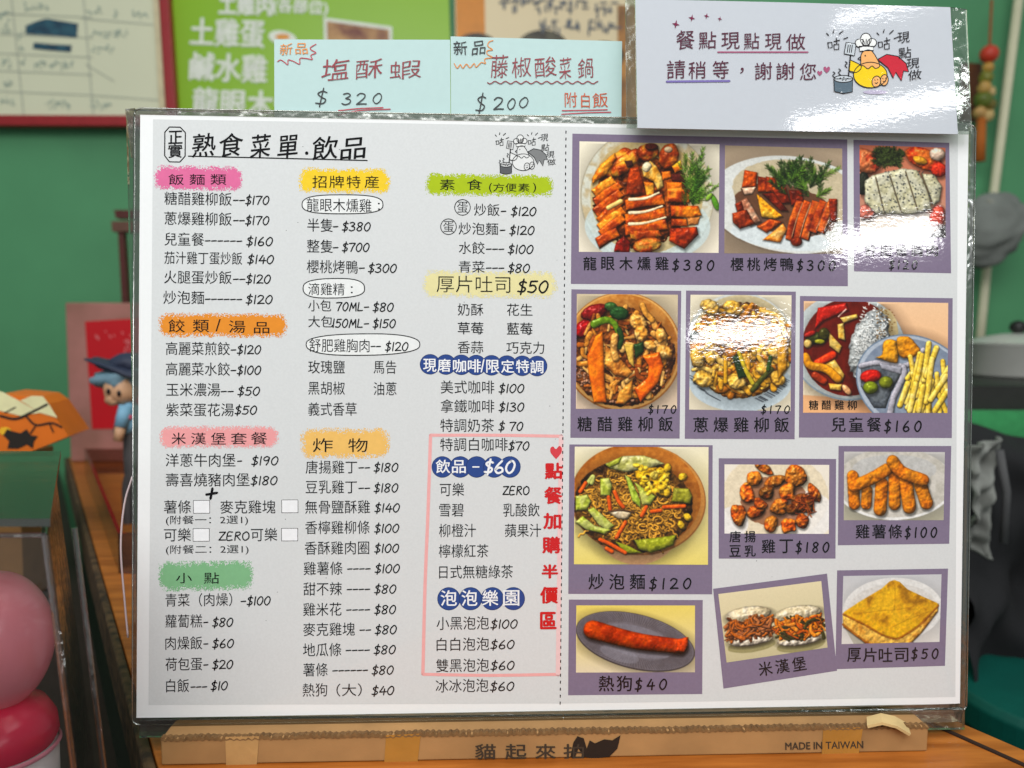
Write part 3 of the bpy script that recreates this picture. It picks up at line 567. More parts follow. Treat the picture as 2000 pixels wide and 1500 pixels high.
def pic_karaage():
    c = Cv(98, 183, 882, 702, 3.846, (236, 228, 214), 17, (236, 226, 206))
    c.ell(480, 430, 400, 330, 0, (228, 214, 186), flat=True, sh=0, edge=.1); c.ell(720, 560, 200, 180, 0, (238, 238, 240), flat=True, sh=0, alpha=.7); c.ell(160, 620, 120, 120, 0, (236, 236, 240), flat=True, sh=0, alpha=.7)
    c.ell(470, 460, 250, 190, 0, (110, 44, 14), flat=True, sh=0, edge=.3, alpha=.6)
    for x, y, rx, ry, a, f in [(400, 220, 80, 36, 30, .8), (320, 290, 66, 56, 20, 1.1), (480, 310, 88, 48, -15, .85), (630, 270, 92, 82, 20, 1.), (770, 395, 46, 84, -30, .85), (270, 400, 54, 84, -8, 1.1), (570, 385, 66, 66, 10, 1.12), (410, 400, 60, 60, 0, .6), (690, 480, 90, 76, 10, .62), (205, 560, 66, 86, -10, .95), (340, 540, 76, 52, -10, .9), (370, 480, 60, 40, 30, .8), (510, 500, 72, 74, 0, .95), (680, 610, 50, 60, 20, .85), (580, 640, 64, 62, 0, 1.15), (450, 630, 56, 76, 10, 1.), (600, 520, 60, 40, 0, .5)]:
        lump(c, x, y, rx, ry, a, tuple(np.array((206, 88, 14)) * f), tuple(np.array((232, 142, 40)) * f))
    shreds(c, (620, 410, 780, 560), 22, [(120, 46, 14), (190, 90, 30)], (40, 80), (5, 8))
    return c.done()
def pic_chicken_sticks():
    c = Cv(993, 87, 1752, 600, 3.846, (196, 194, 192), 19, (176, 172, 152)); K = dict(col2=(226, 140, 22), tex=.7, spec=.1, edge=.08, var=.22)
    c.ell(1375, 330, 450, 268, 0, (232, 232, 230), flat=True, sh=.2, edge=0); c.ell(1375, 318, 436, 262, 0, (190, 186, 176), col2=(200, 196, 188), flat=True, sh=0, edge=0)
    c.ell(1372, 220, 320, 110, 0, (182, 184, 186), flat=True, sh=0, edge=.1, alpha=.6); O = (212, 116, 12)
    for a, b, w in [((1060, 270), (1075, 480), 44), ((1170, 380), (1165, 480), 42), ((1280, 330), (1270, 520), 50), ((1375, 280), (1380, 480), 46), ((1460, 300), (1490, 500), 52), ((1570, 330), (1620, 470), 50)]: c.tube([a, b], w, O, **K)
    c.tube([(1075, 345), (1200, 290), (1320, 220)], 48, O, **K); c.tube([(1360, 160), (1430, 240), (1590, 300)], 48, O, **K)
    return c.done()
def pic_hotdog():
    c = Cv(176, 212, 1337, 866, 5.0, (234, 212, 110), 21, (226, 212, 180)); R = c.rng
    c.ell(755, 566, 596, 268, 14, (58, 54, 58), flat=True, sh=.35, edge=0); c.ell(755, 562, 588, 260, 14, (112, 108, 116), col2=(104, 100, 106), flat=True, sh=0, edge=0)
    a = math.radians(14)
    for k in range(130):
        t = k / 130 * 6.283; e = lambda f: (755 + f * (580 * math.cos(t) * math.cos(a) - 252 * math.sin(t) * math.sin(a)), 562 + f * (580 * math.cos(t) * math.sin(a) + 252 * math.sin(t) * math.cos(a)))
        c.tube([e(.98), e(.68)], 4, (74, 70, 76), tex=0, sh=0, flat=True, edge=0, alpha=.8)
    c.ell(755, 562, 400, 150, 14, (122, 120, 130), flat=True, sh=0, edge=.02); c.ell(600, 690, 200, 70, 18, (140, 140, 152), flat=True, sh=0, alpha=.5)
    c.tube([(340, 450), (760, 560), (1190, 615)], 92, (206, 74, 12), col2=(176, 46, 6), w2=74, smooth=True, tex=.35, spec=.25, edge=.03, amb=.4, sh=.6)
    c.poly([(1160, 545), (1270, 520), (1268, 610), (1230, 670), (1150, 660)], (206, 66, 10), 40, tex=.3, spec=.2)
    for i in range(70):
        x = R.uniform(300, 1200); c.ell(x, 440 + (x - 340) * .2 + R.uniform(-40, 50), 22, 10, 10, (150, 44, 8), flat=True, sh=0, alpha=.35)
    return c.done()
def pic_rice_burgers():
    c = Cv(87, 207, 892, 805, 3.774, (226, 214, 176), 23, (196, 188, 150)); R = c.rng   # upright frame, tilted with its card
    def bun(x0, x1, yt, yb, meat, mcol):
        xm = (x0 + x1) / 2; w = (x1 - x0) / 2
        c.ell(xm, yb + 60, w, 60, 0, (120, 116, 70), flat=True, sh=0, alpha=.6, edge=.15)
        c.ell(xm, yb + 6, w * .94, 58, 0, (226, 204, 160), col2=(236, 226, 206), tex=.9, spec=.1, edge=.06); c.ell(xm, yb + 22, w * .84, 36, 0, (236, 230, 216), tex=.9, sh=0, spec=.1)
        c.ell(xm, yt, w * .95, 74, 0, (206, 196, 164), col2=(228, 222, 200), tex=.6, spec=.1, edge=.06)
        shreds(c, (x0 + 36, yt + 62, x1 - 36, yb - 30), meat, mcol, (50, 130), (7, 18))
    bun(108, 492, 420, 630, 190, [(126, 74, 30), (160, 96, 52), (96, 50, 20), (182, 112, 60), (190, 100, 20)])
    bun(490, 880, 470, 690, 180, [(216, 120, 16), (226, 140, 40), (196, 90, 12), (180, 76, 16), (60, 64, 30)])
    return c.done()
def pic_toast():
    c = Cv(1000, 165, 1730, 665, 3.774, (196, 198, 202), 25, (214, 212, 208)); R = c.rng
    c.ell(1375, 420, 370, 235, 0, (222, 222, 220), flat=True, sh=.12, edge=0); c.ell(1375, 430, 340, 200, 0, (212, 210, 206), flat=True, sh=0, edge=0)
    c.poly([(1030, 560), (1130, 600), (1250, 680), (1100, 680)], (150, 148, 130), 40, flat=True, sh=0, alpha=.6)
    c.poly([(1003, 450), (1300, 560), (1716, 380), (1712, 440), (1600, 590), (1500, 690), (1215, 690), (1012, 540)], (222, 178, 84), 20, col2=(200, 140, 50), tex=.9, spec=.02, var=.3, edge=.05)
    c.tube([(1008, 520), (1110, 600), (1230, 688)], 9, (150, 84, 16), tex=.3, sh=0, spec=0, alpha=.8)
    c.poly([(1290, 262), (1345, 212), (1380, 202), (1420, 216), (1480, 272), (1600, 330), (1706, 378), (1712, 400), (1570, 540), (1450, 618), (1400, 632), (1300, 600), (1180, 530), (1010, 448), (1012, 430), (1120, 360)], (222, 174, 28), 14, col2=(200, 142, 16), tex=.5, spec=.03, edge=.05, oc=2., bulge=.25)
    for p in [[(1010, 446), (1180, 532), (1300, 602), (1400, 634), (1450, 620)], [(1712, 398), (1572, 542), (1450, 620)]]: c.tube(p, 9, (156, 88, 14), tex=.3, sh=0, edge=.3, spec=0, alpha=.7)
    for p in [[(1385, 240), (1390, 330), (1385, 420)], [(1160, 440), (1300, 425), (1400, 420), (1530, 400)], [(1380, 545), (1500, 490), (1640, 440)]]: c.tube(p, 4, (130, 84, 10), tex=0, sh=0, spec=0, alpha=.4)
    return c.done()
# ================================================================ setting
wall_m = mat('green_wall_paint', (84, 152, 106), .55, var=.22, scale=2.6, bump=.002)
o = MB().add([(-3.2, 1.15, -.8), (3.2, 1.15, -.8), (3.2, 1.15, 2.4), (-3.2, 1.15, 2.4)], [(0, 1, 2, 3)], wall_m).build('wall'); tag(o, kind='structure')
o = MB().add([(-3.2, -2.5, -.8), (3.2, -2.5, -.8), (3.2, 1.15, -.8), (-3.2, 1.15, -.8)], [(0, 1, 2, 3)], mat('grey_floor', (92, 92, 88), .5, var=.2, scale=8)).build('floor'); tag(o, kind='structure')
UP = np.array([0, 0, 1.]); WN = np.array([0, -1., 0])
# ---- counter: its two long edges run diagonally into the depth
eL = [atz(132, 884, 0), atz(312, 1510, 0)]; dE = eL[1] - eL[0]; dE /= np.linalg.norm(dE); nE = np.array([dE[1], -dE[0], 0]); nE = nE if nE[0] > 0 else -nE
far, near = eL[0] - dE * -.05, eL[1] + dE * .45
pR = atz(1935, 1436, 0); wid = (pR - eL[0]) @ nE
wood = mat('varnished_wood', (188, 112, 44), .42, var=.14, scale=9, rgb2=(150, 82, 26), stretch=(1.5, 14, 1, math.atan2(dE[1], dE[0]) * -1 + math.pi / 2), bump=.0006)
cnt = thing('counter', (float(CP[0]), .2, -.8), 'long varnished wooden counter that the menu and its box stand on', 'counter')
A, B = far, near; Cc, Dd = near + nE * wid, far + nE * wid
top = MB().slab([A, B, Cc, Dd], UP, .03, wood); top.build('countertop', cnt, bevel=.001)
q = [A + nE * .012 - UP * .03, B + nE * .012 - UP * .03, Cc - nE * .012 - UP * .03, Dd - nE * .012 - UP * .03]
MB().slab(q, UP, .77, mat('dark_counter_front', (46, 36, 30), .6, var=.2)).build('counter_body', cnt)
eb = mat('worn_edge_band', (96, 74, 50), .7, var=.4, scale=120, rgb2=(44, 34, 26), bump=.001)
MB().slab([A - nE * .006, B - nE * .006, B - nE * .0005, A - nE * .0005], UP, .032, eb).build('edge_band', cnt, bevel=.0015)
g0, g1 = atz(1838, 1424, .0003), atz(2006, 1496, .0003)
MB().tube([g0 - dE * .3, g1 + dE * .3], .0012, mat('dark_seam_gap', (40, 22, 10), .8)).build('table_seam', cnt)  # thin dark groove line along the seam in the countertop
lab = MB(); rg = random.Random(3)                       # old dish prints stuck on the counter's front
for k, (t, c) in enumerate(((.00, (196, 130, 60)), (.055, (206, 96, 50)), (.11, (214, 190, 160)))):
    a = eL[1] + dE * (-.10 + t) - UP * .036 + nE * .0105; lab.add([a, a + dE * .052, a + dE * .052 - UP * .09, a - UP * .09], [(0, 1, 2, 3)], mat('counter_print_%d' % k, c, .4, rgb2=tuple(int(x * .5) for x in c), scale=90))
lab.build('dish_print', cnt)

# ================================================================ cardboard box under the menu
bc = mat('brown_cardboard', (168, 127, 80), .85, var=.2, scale=34, bump=.0004); bcd = mat('cardboard_edge', (120, 88, 52), .9, var=.3, scale=300, bump=.0005)
fY = at(1000, 1490, 0)[1] * 0 - .0135
box = thing('cardboard_box', (0, 0, 0), 'flat brown cardboard box with brown tape lying under the menu sheet', 'box')
xl, xr = at(314, 1460, fY)[0], at(1812, 1452, fY)[0]; zt = at(1000, 1432, fY)[2]
fr = lambda x, z: np.array([x, fY, z])
MB().hexa([fr(xl, zt), fr(xr, zt), fr(xr, .0002), fr(xl, .0002), fr(xl, zt) + [0, .075, 0], fr(xr, zt) + [0, .075, 0], fr(xr, .0002) + [0, .075, 0], fr(xl, .0002) + [0, .075, 0]], bc).build('carton', box, bevel=.0008)
cg = MB(); n = 900; rz = random.Random(8); V = []; prev = 0      # torn corrugated rim along the top edge
for i in range(n + 1):
    x = xl + (xr - xl) * i / n; prev = prev * .8 + rz.uniform(-.0004, .0004)
    wv = .0006 * math.sin(i * .9) + prev
    V += [(x, fY - .0004, zt - .0009 + wv * .4), (x, fY - .0002, zt + .0006 + wv), (x, fY + .0028, zt + .0007 + wv * .5)]
cg.add(V, [(3 * i, 3 * i + 3, 3 * i + 4, 3 * i + 1) for i in range(n)] + [(3 * i + 1, 3 * i + 4, 3 * i + 5, 3 * i + 2) for i in range(n)], bcd)
cg.build('torn_rim', box)
BF = Plane((0, fY, 0), (0, -1, 0)); bp = Pen(BF, base=.0002)
tape_m = mat('brown_packing_tape', (176, 124, 52), .25, var=.18, scale=40, spec=.6, bump=.0012); tape_c = mat('clear_tape', (190, 150, 96), .15, var=.2, scale=60, spec=.8, bump=.0014)
for px, M in (([(440, 1439), (506, 1438), (500, 1512), (442, 1512)], tape_c), ([(754, 1436), (822, 1433), (815, 1494), (750, 1496)], tape_m), ([(1608, 1424), (1686, 1420), (1676, 1480), (1604, 1484)], tape_m)):
    t = MB(); bp.fill(t, px, M, 2); t.build('tape_strip', box)
bi = mat('box_print_black', (62, 50, 38), .8)
t = MB()
for ch, x0, x1 in (('貓', 928, 968), ('起', 987, 1028), ('來', 1046, 1085), ('拍', 1101, 1140)): bp.text(t, ch, x0, x1, 1468, 29, bi, 3, 0, bold=.5)
bp.stroke(t, [(930, 1486), (1125, 1483)], 2.2, bi, 3, smooth=False)
t.build('box_lettering', box); t = MB()
bp.text(t, 'MADE IN TAIWAN', 1534, 1686, 1456, 14, bi, 3, 0, rot=-1.2, bold=.3)
t.build('box_lettering', box)
t = MB(); bp.fill(t, [(1120, 1450), (1128, 1438), (1140, 1442), (1146, 1462), (1152, 1446), (1162, 1452), (1180, 1444), (1196, 1446), (1212, 1436), (1206, 1462), (1190, 1478), (1160, 1482), (1140, 1478), (1130, 1462), (1122, 1482), (1114, 1478)], mat('black_marker', (34, 28, 24), .5), 3); t.build('marker_blot', box)
fl = MB(); ys = [(0, 0, .0), (.007, .3, .0022), (.014, .6, .0008), (.0205, .9, -.0028)]
V = []
x0 = at(1690, 1400, fY)[0]; 
for a, b, z in ys: V += [(x0 + a, fY - .002 - b * .004, zt + .002 + z), (x0 + a + .004, fY + .006 - b * .002, zt + .0022 + z)]
fl.add(V, [(2 * i, 2 * i + 2, 2 * i + 3, 2 * i + 1) for i in range(3)], mat('cardboard_pale', (206, 178, 124), .85, var=.15)); f = fl.build('torn_flap', box); mm = f.modifiers.new('s', 'SOLIDIFY'); mm.thickness = .0014

# ================================================================ acrylic holder behind and below the sheet
clr = clear('clear_acrylic', (226, 230, 224), .06, .05); clrE = clear('clear_acrylic_edge', (178, 176, 164), .2, .12)
hold = thing('acrylic_holder', (0, 0, zt), 'clear acrylic sheet holder standing on the cardboard box behind the menu', 'sign holder')
HP = Plane(SHEET_O - AN * .0032, AN)
MB().slab(HP.px([(246, 213), (1896, 246), (1884, 1425), (272, 1441)]), AN, .0022, clr).build('back_plate', hold)
lp = Plane(SHEET_O + AN * .0016, AN)
MB().slab(lp.px([(272, 1407), (1100, 1399), (1098, 1424), (272, 1438)]), AN, .0045, clrE).build('bottom_ledge', hold)
MB().slab(lp.px([(1102, 1399), (1884, 1386), (1876, 1410), (1101, 1423)]), AN, .0045, clrE).build('bottom_ledge', hold)
MB().slab(HP.px([(244, 213), (263, 211), (262, 310), (256, 308)], .0012), AN, .0006, clear('clear_film_yellow', (196, 190, 160), .08, .2)).build('corner_flap', hold)
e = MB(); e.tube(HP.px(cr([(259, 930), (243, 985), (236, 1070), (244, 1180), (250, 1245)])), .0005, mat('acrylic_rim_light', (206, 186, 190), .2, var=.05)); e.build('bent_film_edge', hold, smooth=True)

# ================================================================ the laminated menu
slope = lambda y: .0198 - .0372 * (y - 240) / 1150
P = Pen(MENU, slope)
menu = thing('menu_board', tuple(SHEET_O - AU * .1488), 'laminated white menu sheet printed with priced dishes and food photographs', 'menu')
paper = mat('white_menu_paper', (238, 240, 242), .6, var=.012, scale=500, lam=.45)
bot = [(1875, 1374), (1600, 1384.5), (1380, 1390.5), (1090, 1395), (800, 1398), (560, 1399), (266.5, 1402)]
MB().slab(MENU.px([(273.8, 224), (800, 232.8), (1892, 256)] + bot), AN, .0008, paper).build('paper_sheet', menu)
# clear border of the laminate: a ring round the paper with rounded corners
def rr(q, r, n=6):
    q = [np.array(p, float) for p in q]; out = []
    for i in range(4):
        a, b, c = q[i - 1], q[i], q[(i + 1) % 4]; u = (a - b) / np.linalg.norm(a - b); w_ = (c - b) / np.linalg.norm(c - b)
        out += [(1 - t) ** 2 * (b + u * r) + 2 * t * (1 - t) * b + t * t * (b + w_ * r) for t in np.linspace(0, 1, n)]
    return np.array(out)
og = rr([(262, 211), (1906, 243), (1888, 1389), (258, 1416)], 16); ig = rr([(273, 223.4), (1892.5, 255.5), (1875.5, 1374.5), (266, 1402.5)], .6)
k = len(og); sl = MB(); vv = np.vstack([MENU.px(og, .0002), MENU.px(ig, .0002), MENU.px(og, -.0012)])
sl.add(vv, [(i, k + i, k + (i + 1) % k, (i + 1) % k) for i in range(k)] + [(i, (i + 1) % k, 2 * k + (i + 1) % k, 2 * k + i) for i in range(k)], clrE)
sl.build('laminate_border', menu)
rim = MB(); loop = np.vstack([MENU.px(og, .0004), MENU.px(og[:1], .0004)]); rim.tube(loop, .00035, clear('laminate_rim', (206, 206, 196), .3, .15), 6); rim.build('laminate_rim', menu, smooth=True)
gp = mat('grey_printed_ground', (214, 217, 219), .6, var=.035, scale=900, lam=.45)
t = MB(); P.fill(t, [(299, 233), (800, 241), (1871, 262.5), (1866, 1361), (1380, 1370), (1100, 1374), (290, 1377)], gp, 1); rg = random.Random(21)
for i in range(46): P.ell(t, rg.uniform(300, 1860), rg.uniform(245, 1360), rg.uniform(.5, 1.3), rg.uniform(.4, 1.0), ink('grey_speck', (70, 72, 74)), 1.5, 0, 8)
t.build('printed_ground', menu)
K_ = ink('black_print', (14, 14, 18)); K2 = ink('soft_black_print', (18, 18, 24))
def cells(pen, M, quad, keep, layer, step=1.5):         # ragged crayon patch: only the cells the crayon reached
    x0, y0, x1, y1 = quad; nx, ny = int((x1 - x0) / step), int((y1 - y0) / step); gx = x0 + np.arange(nx + 1) * step; gy = y0 + np.arange(ny + 1) * step
    X, Y = np.meshgrid(gx, gy); Y = Y + slope((y0 + y1) / 2) * (X - (x0 + x1) / 2); k = keep(nx, ny)
    F = [(j * (nx + 1) + i, (j + 1) * (nx + 1) + i, (j + 1) * (nx + 1) + i + 1, j * (nx + 1) + i + 1) for j in range(ny) for i in range(nx) if k[j, i]]
    mb = MB(); pen.put(mb, np.c_[X.ravel(), Y.ravel()], F, M, layer); return mb
def crayon(x0, y0, x1, y1, rgb, seed, soft=.16):
    def keep(nx, ny):
        r = np.random.default_rng(seed); u, v = np.meshgrid(np.linspace(-1, 1, nx), np.linspace(-1, 1, ny))
        ex = 7.; d = 1 - (np.abs(u) ** ex + np.abs(v) ** 3.2); a = (x1 - x0) / (y1 - y0)
        d = np.minimum((1 - np.abs(v) ** 1.0) * (y1 - y0) / 2, (1 - np.abs(u)) * (x1 - x0) / 2) / ((y1 - y0) / 2)
        cx = np.clip((np.abs(u) - (1 - .8 / a)) * a / .8, 0, 1); d = np.where(cx > 0, np.minimum(d, 1 - np.hypot(cx, v)), d)
        return d + vnoise(ny, nx, 9, r) * .22 + vnoise(ny, nx, 2.2, r) * soft * 2 + (r.random((ny, nx)) - .5) * soft * 2.6 > .13
    return cells(P, ink('crayon_%d_%d_%d' % rgb, rgb), (x0, y0, x1, y1), keep, 2, 1.25)
def heading(patch, rgb, chars, seed, label, off=.0):
    o = crayon(*patch, rgb, seed).build('section_heading', menu, label)
    t = MB()
    for ch, x0, x1, y0, y1 in chars: P.text(t, ch, x0, x1, (y0 + y1) / 2, y1 - y0, K_, 4, off)
    t.build('lettering', o)
heading((299, 323, 474, 373), (222, 110, 158), [('飯', 329, 359, 340, 361), ('麵', 370, 400, 340, 361), ('類', 411, 442, 340, 361)], 1, 'pink crayon patch')
heading((309, 611, 563, 660), (228, 142, 44), [('餃', 329, 361, 624, 649), ('類', 376.5, 408.5, 624, 649), ('/', 421, 431, 623, 647), ('湯', 447, 479, 626, 650), ('品', 496, 526, 629, 651)], 2, 'orange crayon patch')
heading((311, 831, 545, 877), (236, 160, 162), [('米', 335, 363, 845, 868), ('漢', 373, 402, 845, 868), ('堡', 412, 441, 845, 868), ('套', 451, 482, 845, 868), ('餐', 490, 522, 844, 868)], 3, 'pale rose crayon patch')
heading((307, 1095, 498, 1155), (128, 184, 136), [('小', 343.6, 375, 1119, 1139), ('點', 398.5, 428, 1118, 1140)], 4, 'green crayon patch')
heading((582, 327, 764, 379), (240, 204, 48), [('招', 610, 638, 343, 367), ('牌', 643, 672, 343, 367), ('特', 677, 704, 343, 367), ('産', 712, 740, 343, 367)], 5, 'yellow crayon patch')
heading((586, 835, 763, 897), (238, 190, 104), [('炸', 611, 650, 856, 883), ('物', 680, 718, 856, 883)], 6, 'pale orange crayon patch')
heading((830, 339, 1082, 385), (170, 192, 28), [('素', 859, 888, 350, 371), ('食', 912, 942, 350, 371), ('(', 955, 961, 357, 376), ('方', 963, 985, 358, 374), ('便', 987, 1009, 358, 374), ('素', 1012, 1034, 358, 374), (')', 1041, 1047, 357, 376)], 7, 'lime crayon patch')
hd = crayon(825, 528, 1091, 584, (228, 220, 164), 8).build('section_heading', menu, 'cream crayon patch'); t = MB()
P.text(t, '厚片吐司', 852.7, 996.7, 555, 33, K_, 4, -.006); P.hand(t, '$50', 1012, 1070, 560, 23, K_, 4); t.build('lettering', hd)
# blue bead headings
blue = ink('navy_print', (44, 72, 140)); wht = ink('white_print', (240, 242, 246)); dk = ink('navy_outline', (34, 52, 104))
def beads(cs, cy, r, sl_, chars, hand=None, label=None):
    mb = MB()
    for i, cx in enumerate(cs):
        y = cy + sl_ * (cx - cs[0]); P.ell(mb, cx, y, r, r, dk, 2 + i * .12); P.ell(mb, cx, y, r - 1.2, r - 1.2, blue, 2.06 + i * .12)
    o = mb.build('section_heading', menu, label); t = MB()
    for ch, x0, x1, y0, y1 in chars: P.text(t, ch, x0, x1, (y0 + y1) / 2, y1 - y0, wht, 5, 0, bold=.4)
    if hand: P.hand(t, hand[0], hand[1], hand[2], hand[3], hand[4], wht, 5, .17)
    t.build('lettering', o)
beads([840, 871, 901, 930, 960, 990, 1020, 1049], 711.5, 20, .016, [(c, x, x + 25 - (9 if c == '/' else 0) * 2, y, y + 25) for c, x, y in (('現', 827, 701), ('磨', 855, 701), ('咖', 885, 702), ('啡', 914, 702), ('/', 939, 702), ('限', 950, 703), ('定', 979, 703), ('特', 1008, 703), ('調', 1036, 704))], None, 'row of eight navy beads')
beads([864, 899, 931, 965, 996], 912, 21, .0, [('飲', 851.4, 879, 898, 924), ('品', 883, 909.5, 899, 924), ('-', 923, 936, 911, 913)], ('$60', 947, 1005, 912, 24), 'row of five navy beads')
beads([876.7, 919, 961.7, 1002.7], 1169.5, 22.6, -.002, [('泡', 861, 892, 1153, 1183), ('泡', 901.7, 932, 1153, 1183), ('樂', 942, 973, 1153, 1183), ('園', 983, 1014, 1153, 1183)], None, 'row of four navy beads')
# title
ttl = MB()
for ch, x0, x1, y0, y1 in (('熟', 376, 421, 259, 307), ('食', 428, 474, 259, 307), ('菜', 490, 528, 261, 309), ('單', 543, 582, 263, 311), ('飲', 610, 660, 265, 313), ('品', 666, 714, 268, 312)):
    P.text(ttl, ch, x0, x1, (y0 + y1) / 2, y1 - y0 - 3, K_, 3, 0, rise=.11, shear=.08, bold=.45)
P.ell(ttl, 599, 299, 3.4, 3.4, K_, 3); P.stroke(ttl, [(368, 305), (540, 309), (717, 313.5)], 2.4, K_, 2)
P.text(ttl, '正', 329, 356, 268, 25, K_, 3, 0, rise=.05, bold=.5); P.text(ttl, '實', 328.5, 356, 294.5, 27, K_, 3, 0, rise=.05, bold=.35)
oc = [(331, 248), (352, 248.5), (362, 259), (361.5, 305), (351, 316.5), (331, 316), (321.5, 304), (322, 258)]
for i in range(8): P.stroke(ttl, [oc[i], oc[(i + 1) % 8]], 2.2, K_, 2, smooth=False)
ttl.build('title', menu, 'brush lettered title with an octagonal seal')
# price lists
def plist(rows, label=None, name='price_list'):
    t = MB()
    for r in rows:
        if r[0] == 'c': _, st, x0, x1, y, h = r; P.text(t, st, x0, x1, y, h, K2, 3, .004 if '莓' in st else 0)
        elif r[0] == 'h': _, st, x0, x1, y = r; P.hand(t, st, x0, x1, y, 16.5, K_, 3)
    return t.build(name, menu, label)
c = lambda s, a, b, y, h=26: ('c', s, a, b, y, h)
h = lambda s, a, b, y: ('h', s, a, b, y)
plist([c('糖醋雞柳飯', 321, 452.5, 388), h('--$170', 456, 525, 391), c('蔥爆雞柳飯', 321, 452.5, 427), h('--$170', 456, 525, 430.5), c('兒童餐', 321, 398.7, 467), h('------', 401, 472, 470), h('$160', 482, 532, 471.5), c('茄汁雞丁蛋炒飯', 321, 473, 504, 25), h('$140', 484, 534, 506.7), c('火腿蛋炒飯', 320.5, 452.5, 541.5), h('--$120', 456, 528, 545), c('炒泡麵', 319, 398.7, 581), h('------', 401, 472, 584), h('$120', 481, 531.5, 585)])
plist([c('高麗菜煎餃', 324, 449, 680.7), h('-$120', 451.5, 509, 683), c('高麗菜水餃', 324, 449, 720.7), h('-$100', 451.5, 509, 723), c('玉米濃湯', 324.5, 430, 761), h('--', 432, 455.5, 764), h('$50', 465, 506.7, 764), c('紫菜蛋花湯', 324.5, 456.8, 800.4), h('$50', 459.5, 501, 801)])
plist([c('洋蔥牛肉堡', 323.5, 460, 898.7), h('-', 464, 472, 900), h('$190', 492, 542.7, 900), c('壽喜燒豬肉堡', 323.5, 487.5, 937), h('$180', 490.7, 541, 938.7), c('薯條', 320, 373, 990), c('麥克雞塊', 430, 538, 990), c('(附餐一：2選1)', 324, 484.4, 1016.5, 19.5), c('可樂', 320, 373, 1044.5), h('ZERO', 428, 486, 1047), c('可樂', 490, 541.6, 1044), c('(附餐二：2選1)', 324, 485.5, 1074, 19.5)])
t = MB(); P.stroke(t, [(403, 966), (424, 962.5)], 5, K_, 3); P.stroke(t, [(415, 954), (411, 974)], 5, K_, 3.3); t.build('plus_mark', menu)
for x0, y0, x1, y1 in ((377.3, 977, 410, 1003), (549.8, 976, 582.5, 1002), (376.7, 1032, 409.3, 1057.7), (549.5, 1031.5, 582, 1057)):
    t = MB(); P.fill(t, [(x0, y0), (x1, y0 - .2), (x1, y1 - .2), (x0, y1)], K2, 2); P.fill(t, [(x0 + 1, y0 + 1), (x1 - 1, y0 + .8), (x1 - 1, y1 - 1.2), (x0 + 1, y1 - 1)], wht, 3); t.build('tick_box', menu)
plist([c('青菜（肉燥）', 323, 453.6, 1171.5), h('-$100', 471, 527.5, 1173.6), c('蘿蔔糕', 323, 395, 1213), h('-', 398, 406, 1215), h('$80', 415.5, 454.5, 1215.5), c('肉燥飯', 323, 395, 1255.7), h('-', 398, 406, 1257), h('$60', 415.5, 456, 1257), c('荷包蛋', 323, 395, 1297), h('-', 398, 406, 1298), h('$20', 415.5, 454.5, 1298), c('白飯', 324.5, 369.4, 1339), h('---', 373, 403.7, 1341), h('$10', 412.5, 444, 1339.5)])
def bubble(cx, cy, rx, ry, sd):
    t = MB(); n = 40; A_ = np.linspace(0, 2 * math.pi, n, endpoint=False); e = 2.6
    q = lambda kx, ky: np.c_[cx + kx * np.sign(np.cos(A_)) * np.abs(np.cos(A_)) ** (2 / e) * (1 + .02 * np.sin(A_ + sd)), cy + ky * np.sign(np.sin(A_)) * np.abs(np.sin(A_)) ** (2 / e) * (1 + .05 * np.cos(A_ * 2 + sd))]
    P.fill(t, q(rx, ry), ink('pale_bubble', (232, 235, 236)), 2); P.stroke(t, q(rx, ry), 1.9, K_, 2.4, closed=True); t.build('name_bubble', menu)
bubble(669, 399, 79, 19.5, 0); bubble(651, 563, 60, 19.5, 1); bubble(707, 673, 111, 20.5, 2)
plist([c('龍眼木燻雞', 599, 725.7, 400.7), c('：', 738, 742, 403, 14), c('半隻', 600, 650, 439.7), h('-', 651, 660, 442), h('$380', 669, 723, 442.7), c('整隻', 599.5, 650, 480.7), h('-', 651, 660, 483), h('$700', 669, 720.7, 483), c('櫻桃烤鴨', 599, 699, 521), h('-', 701.7, 711.7, 523), h('$300', 720, 774, 524), c('滴雞精', 602, 673, 564.7, 24), c('：', 685, 689, 566, 14),
    c('小包', 602, 647, 596.7, 23), h('70ML-', 657, 720, 599), h('$80', 729, 768, 600), c('大包', 602, 650, 628, 23), h('150ML-', 651, 720, 631.5), h('$150', 729, 772, 632), c('舒肥雞胸肉', 604, 721.7, 674.7), h('--', 725, 743, 676), h('$120', 753, 796.7, 677), c('玫瑰鹽', 602, 673.5, 716.7), c('馬告', 729.6, 774, 717), c('黑胡椒', 602, 673.5, 758), c('油蔥', 729.6, 774.5, 759), c('義式香草', 602, 696.5, 799)])
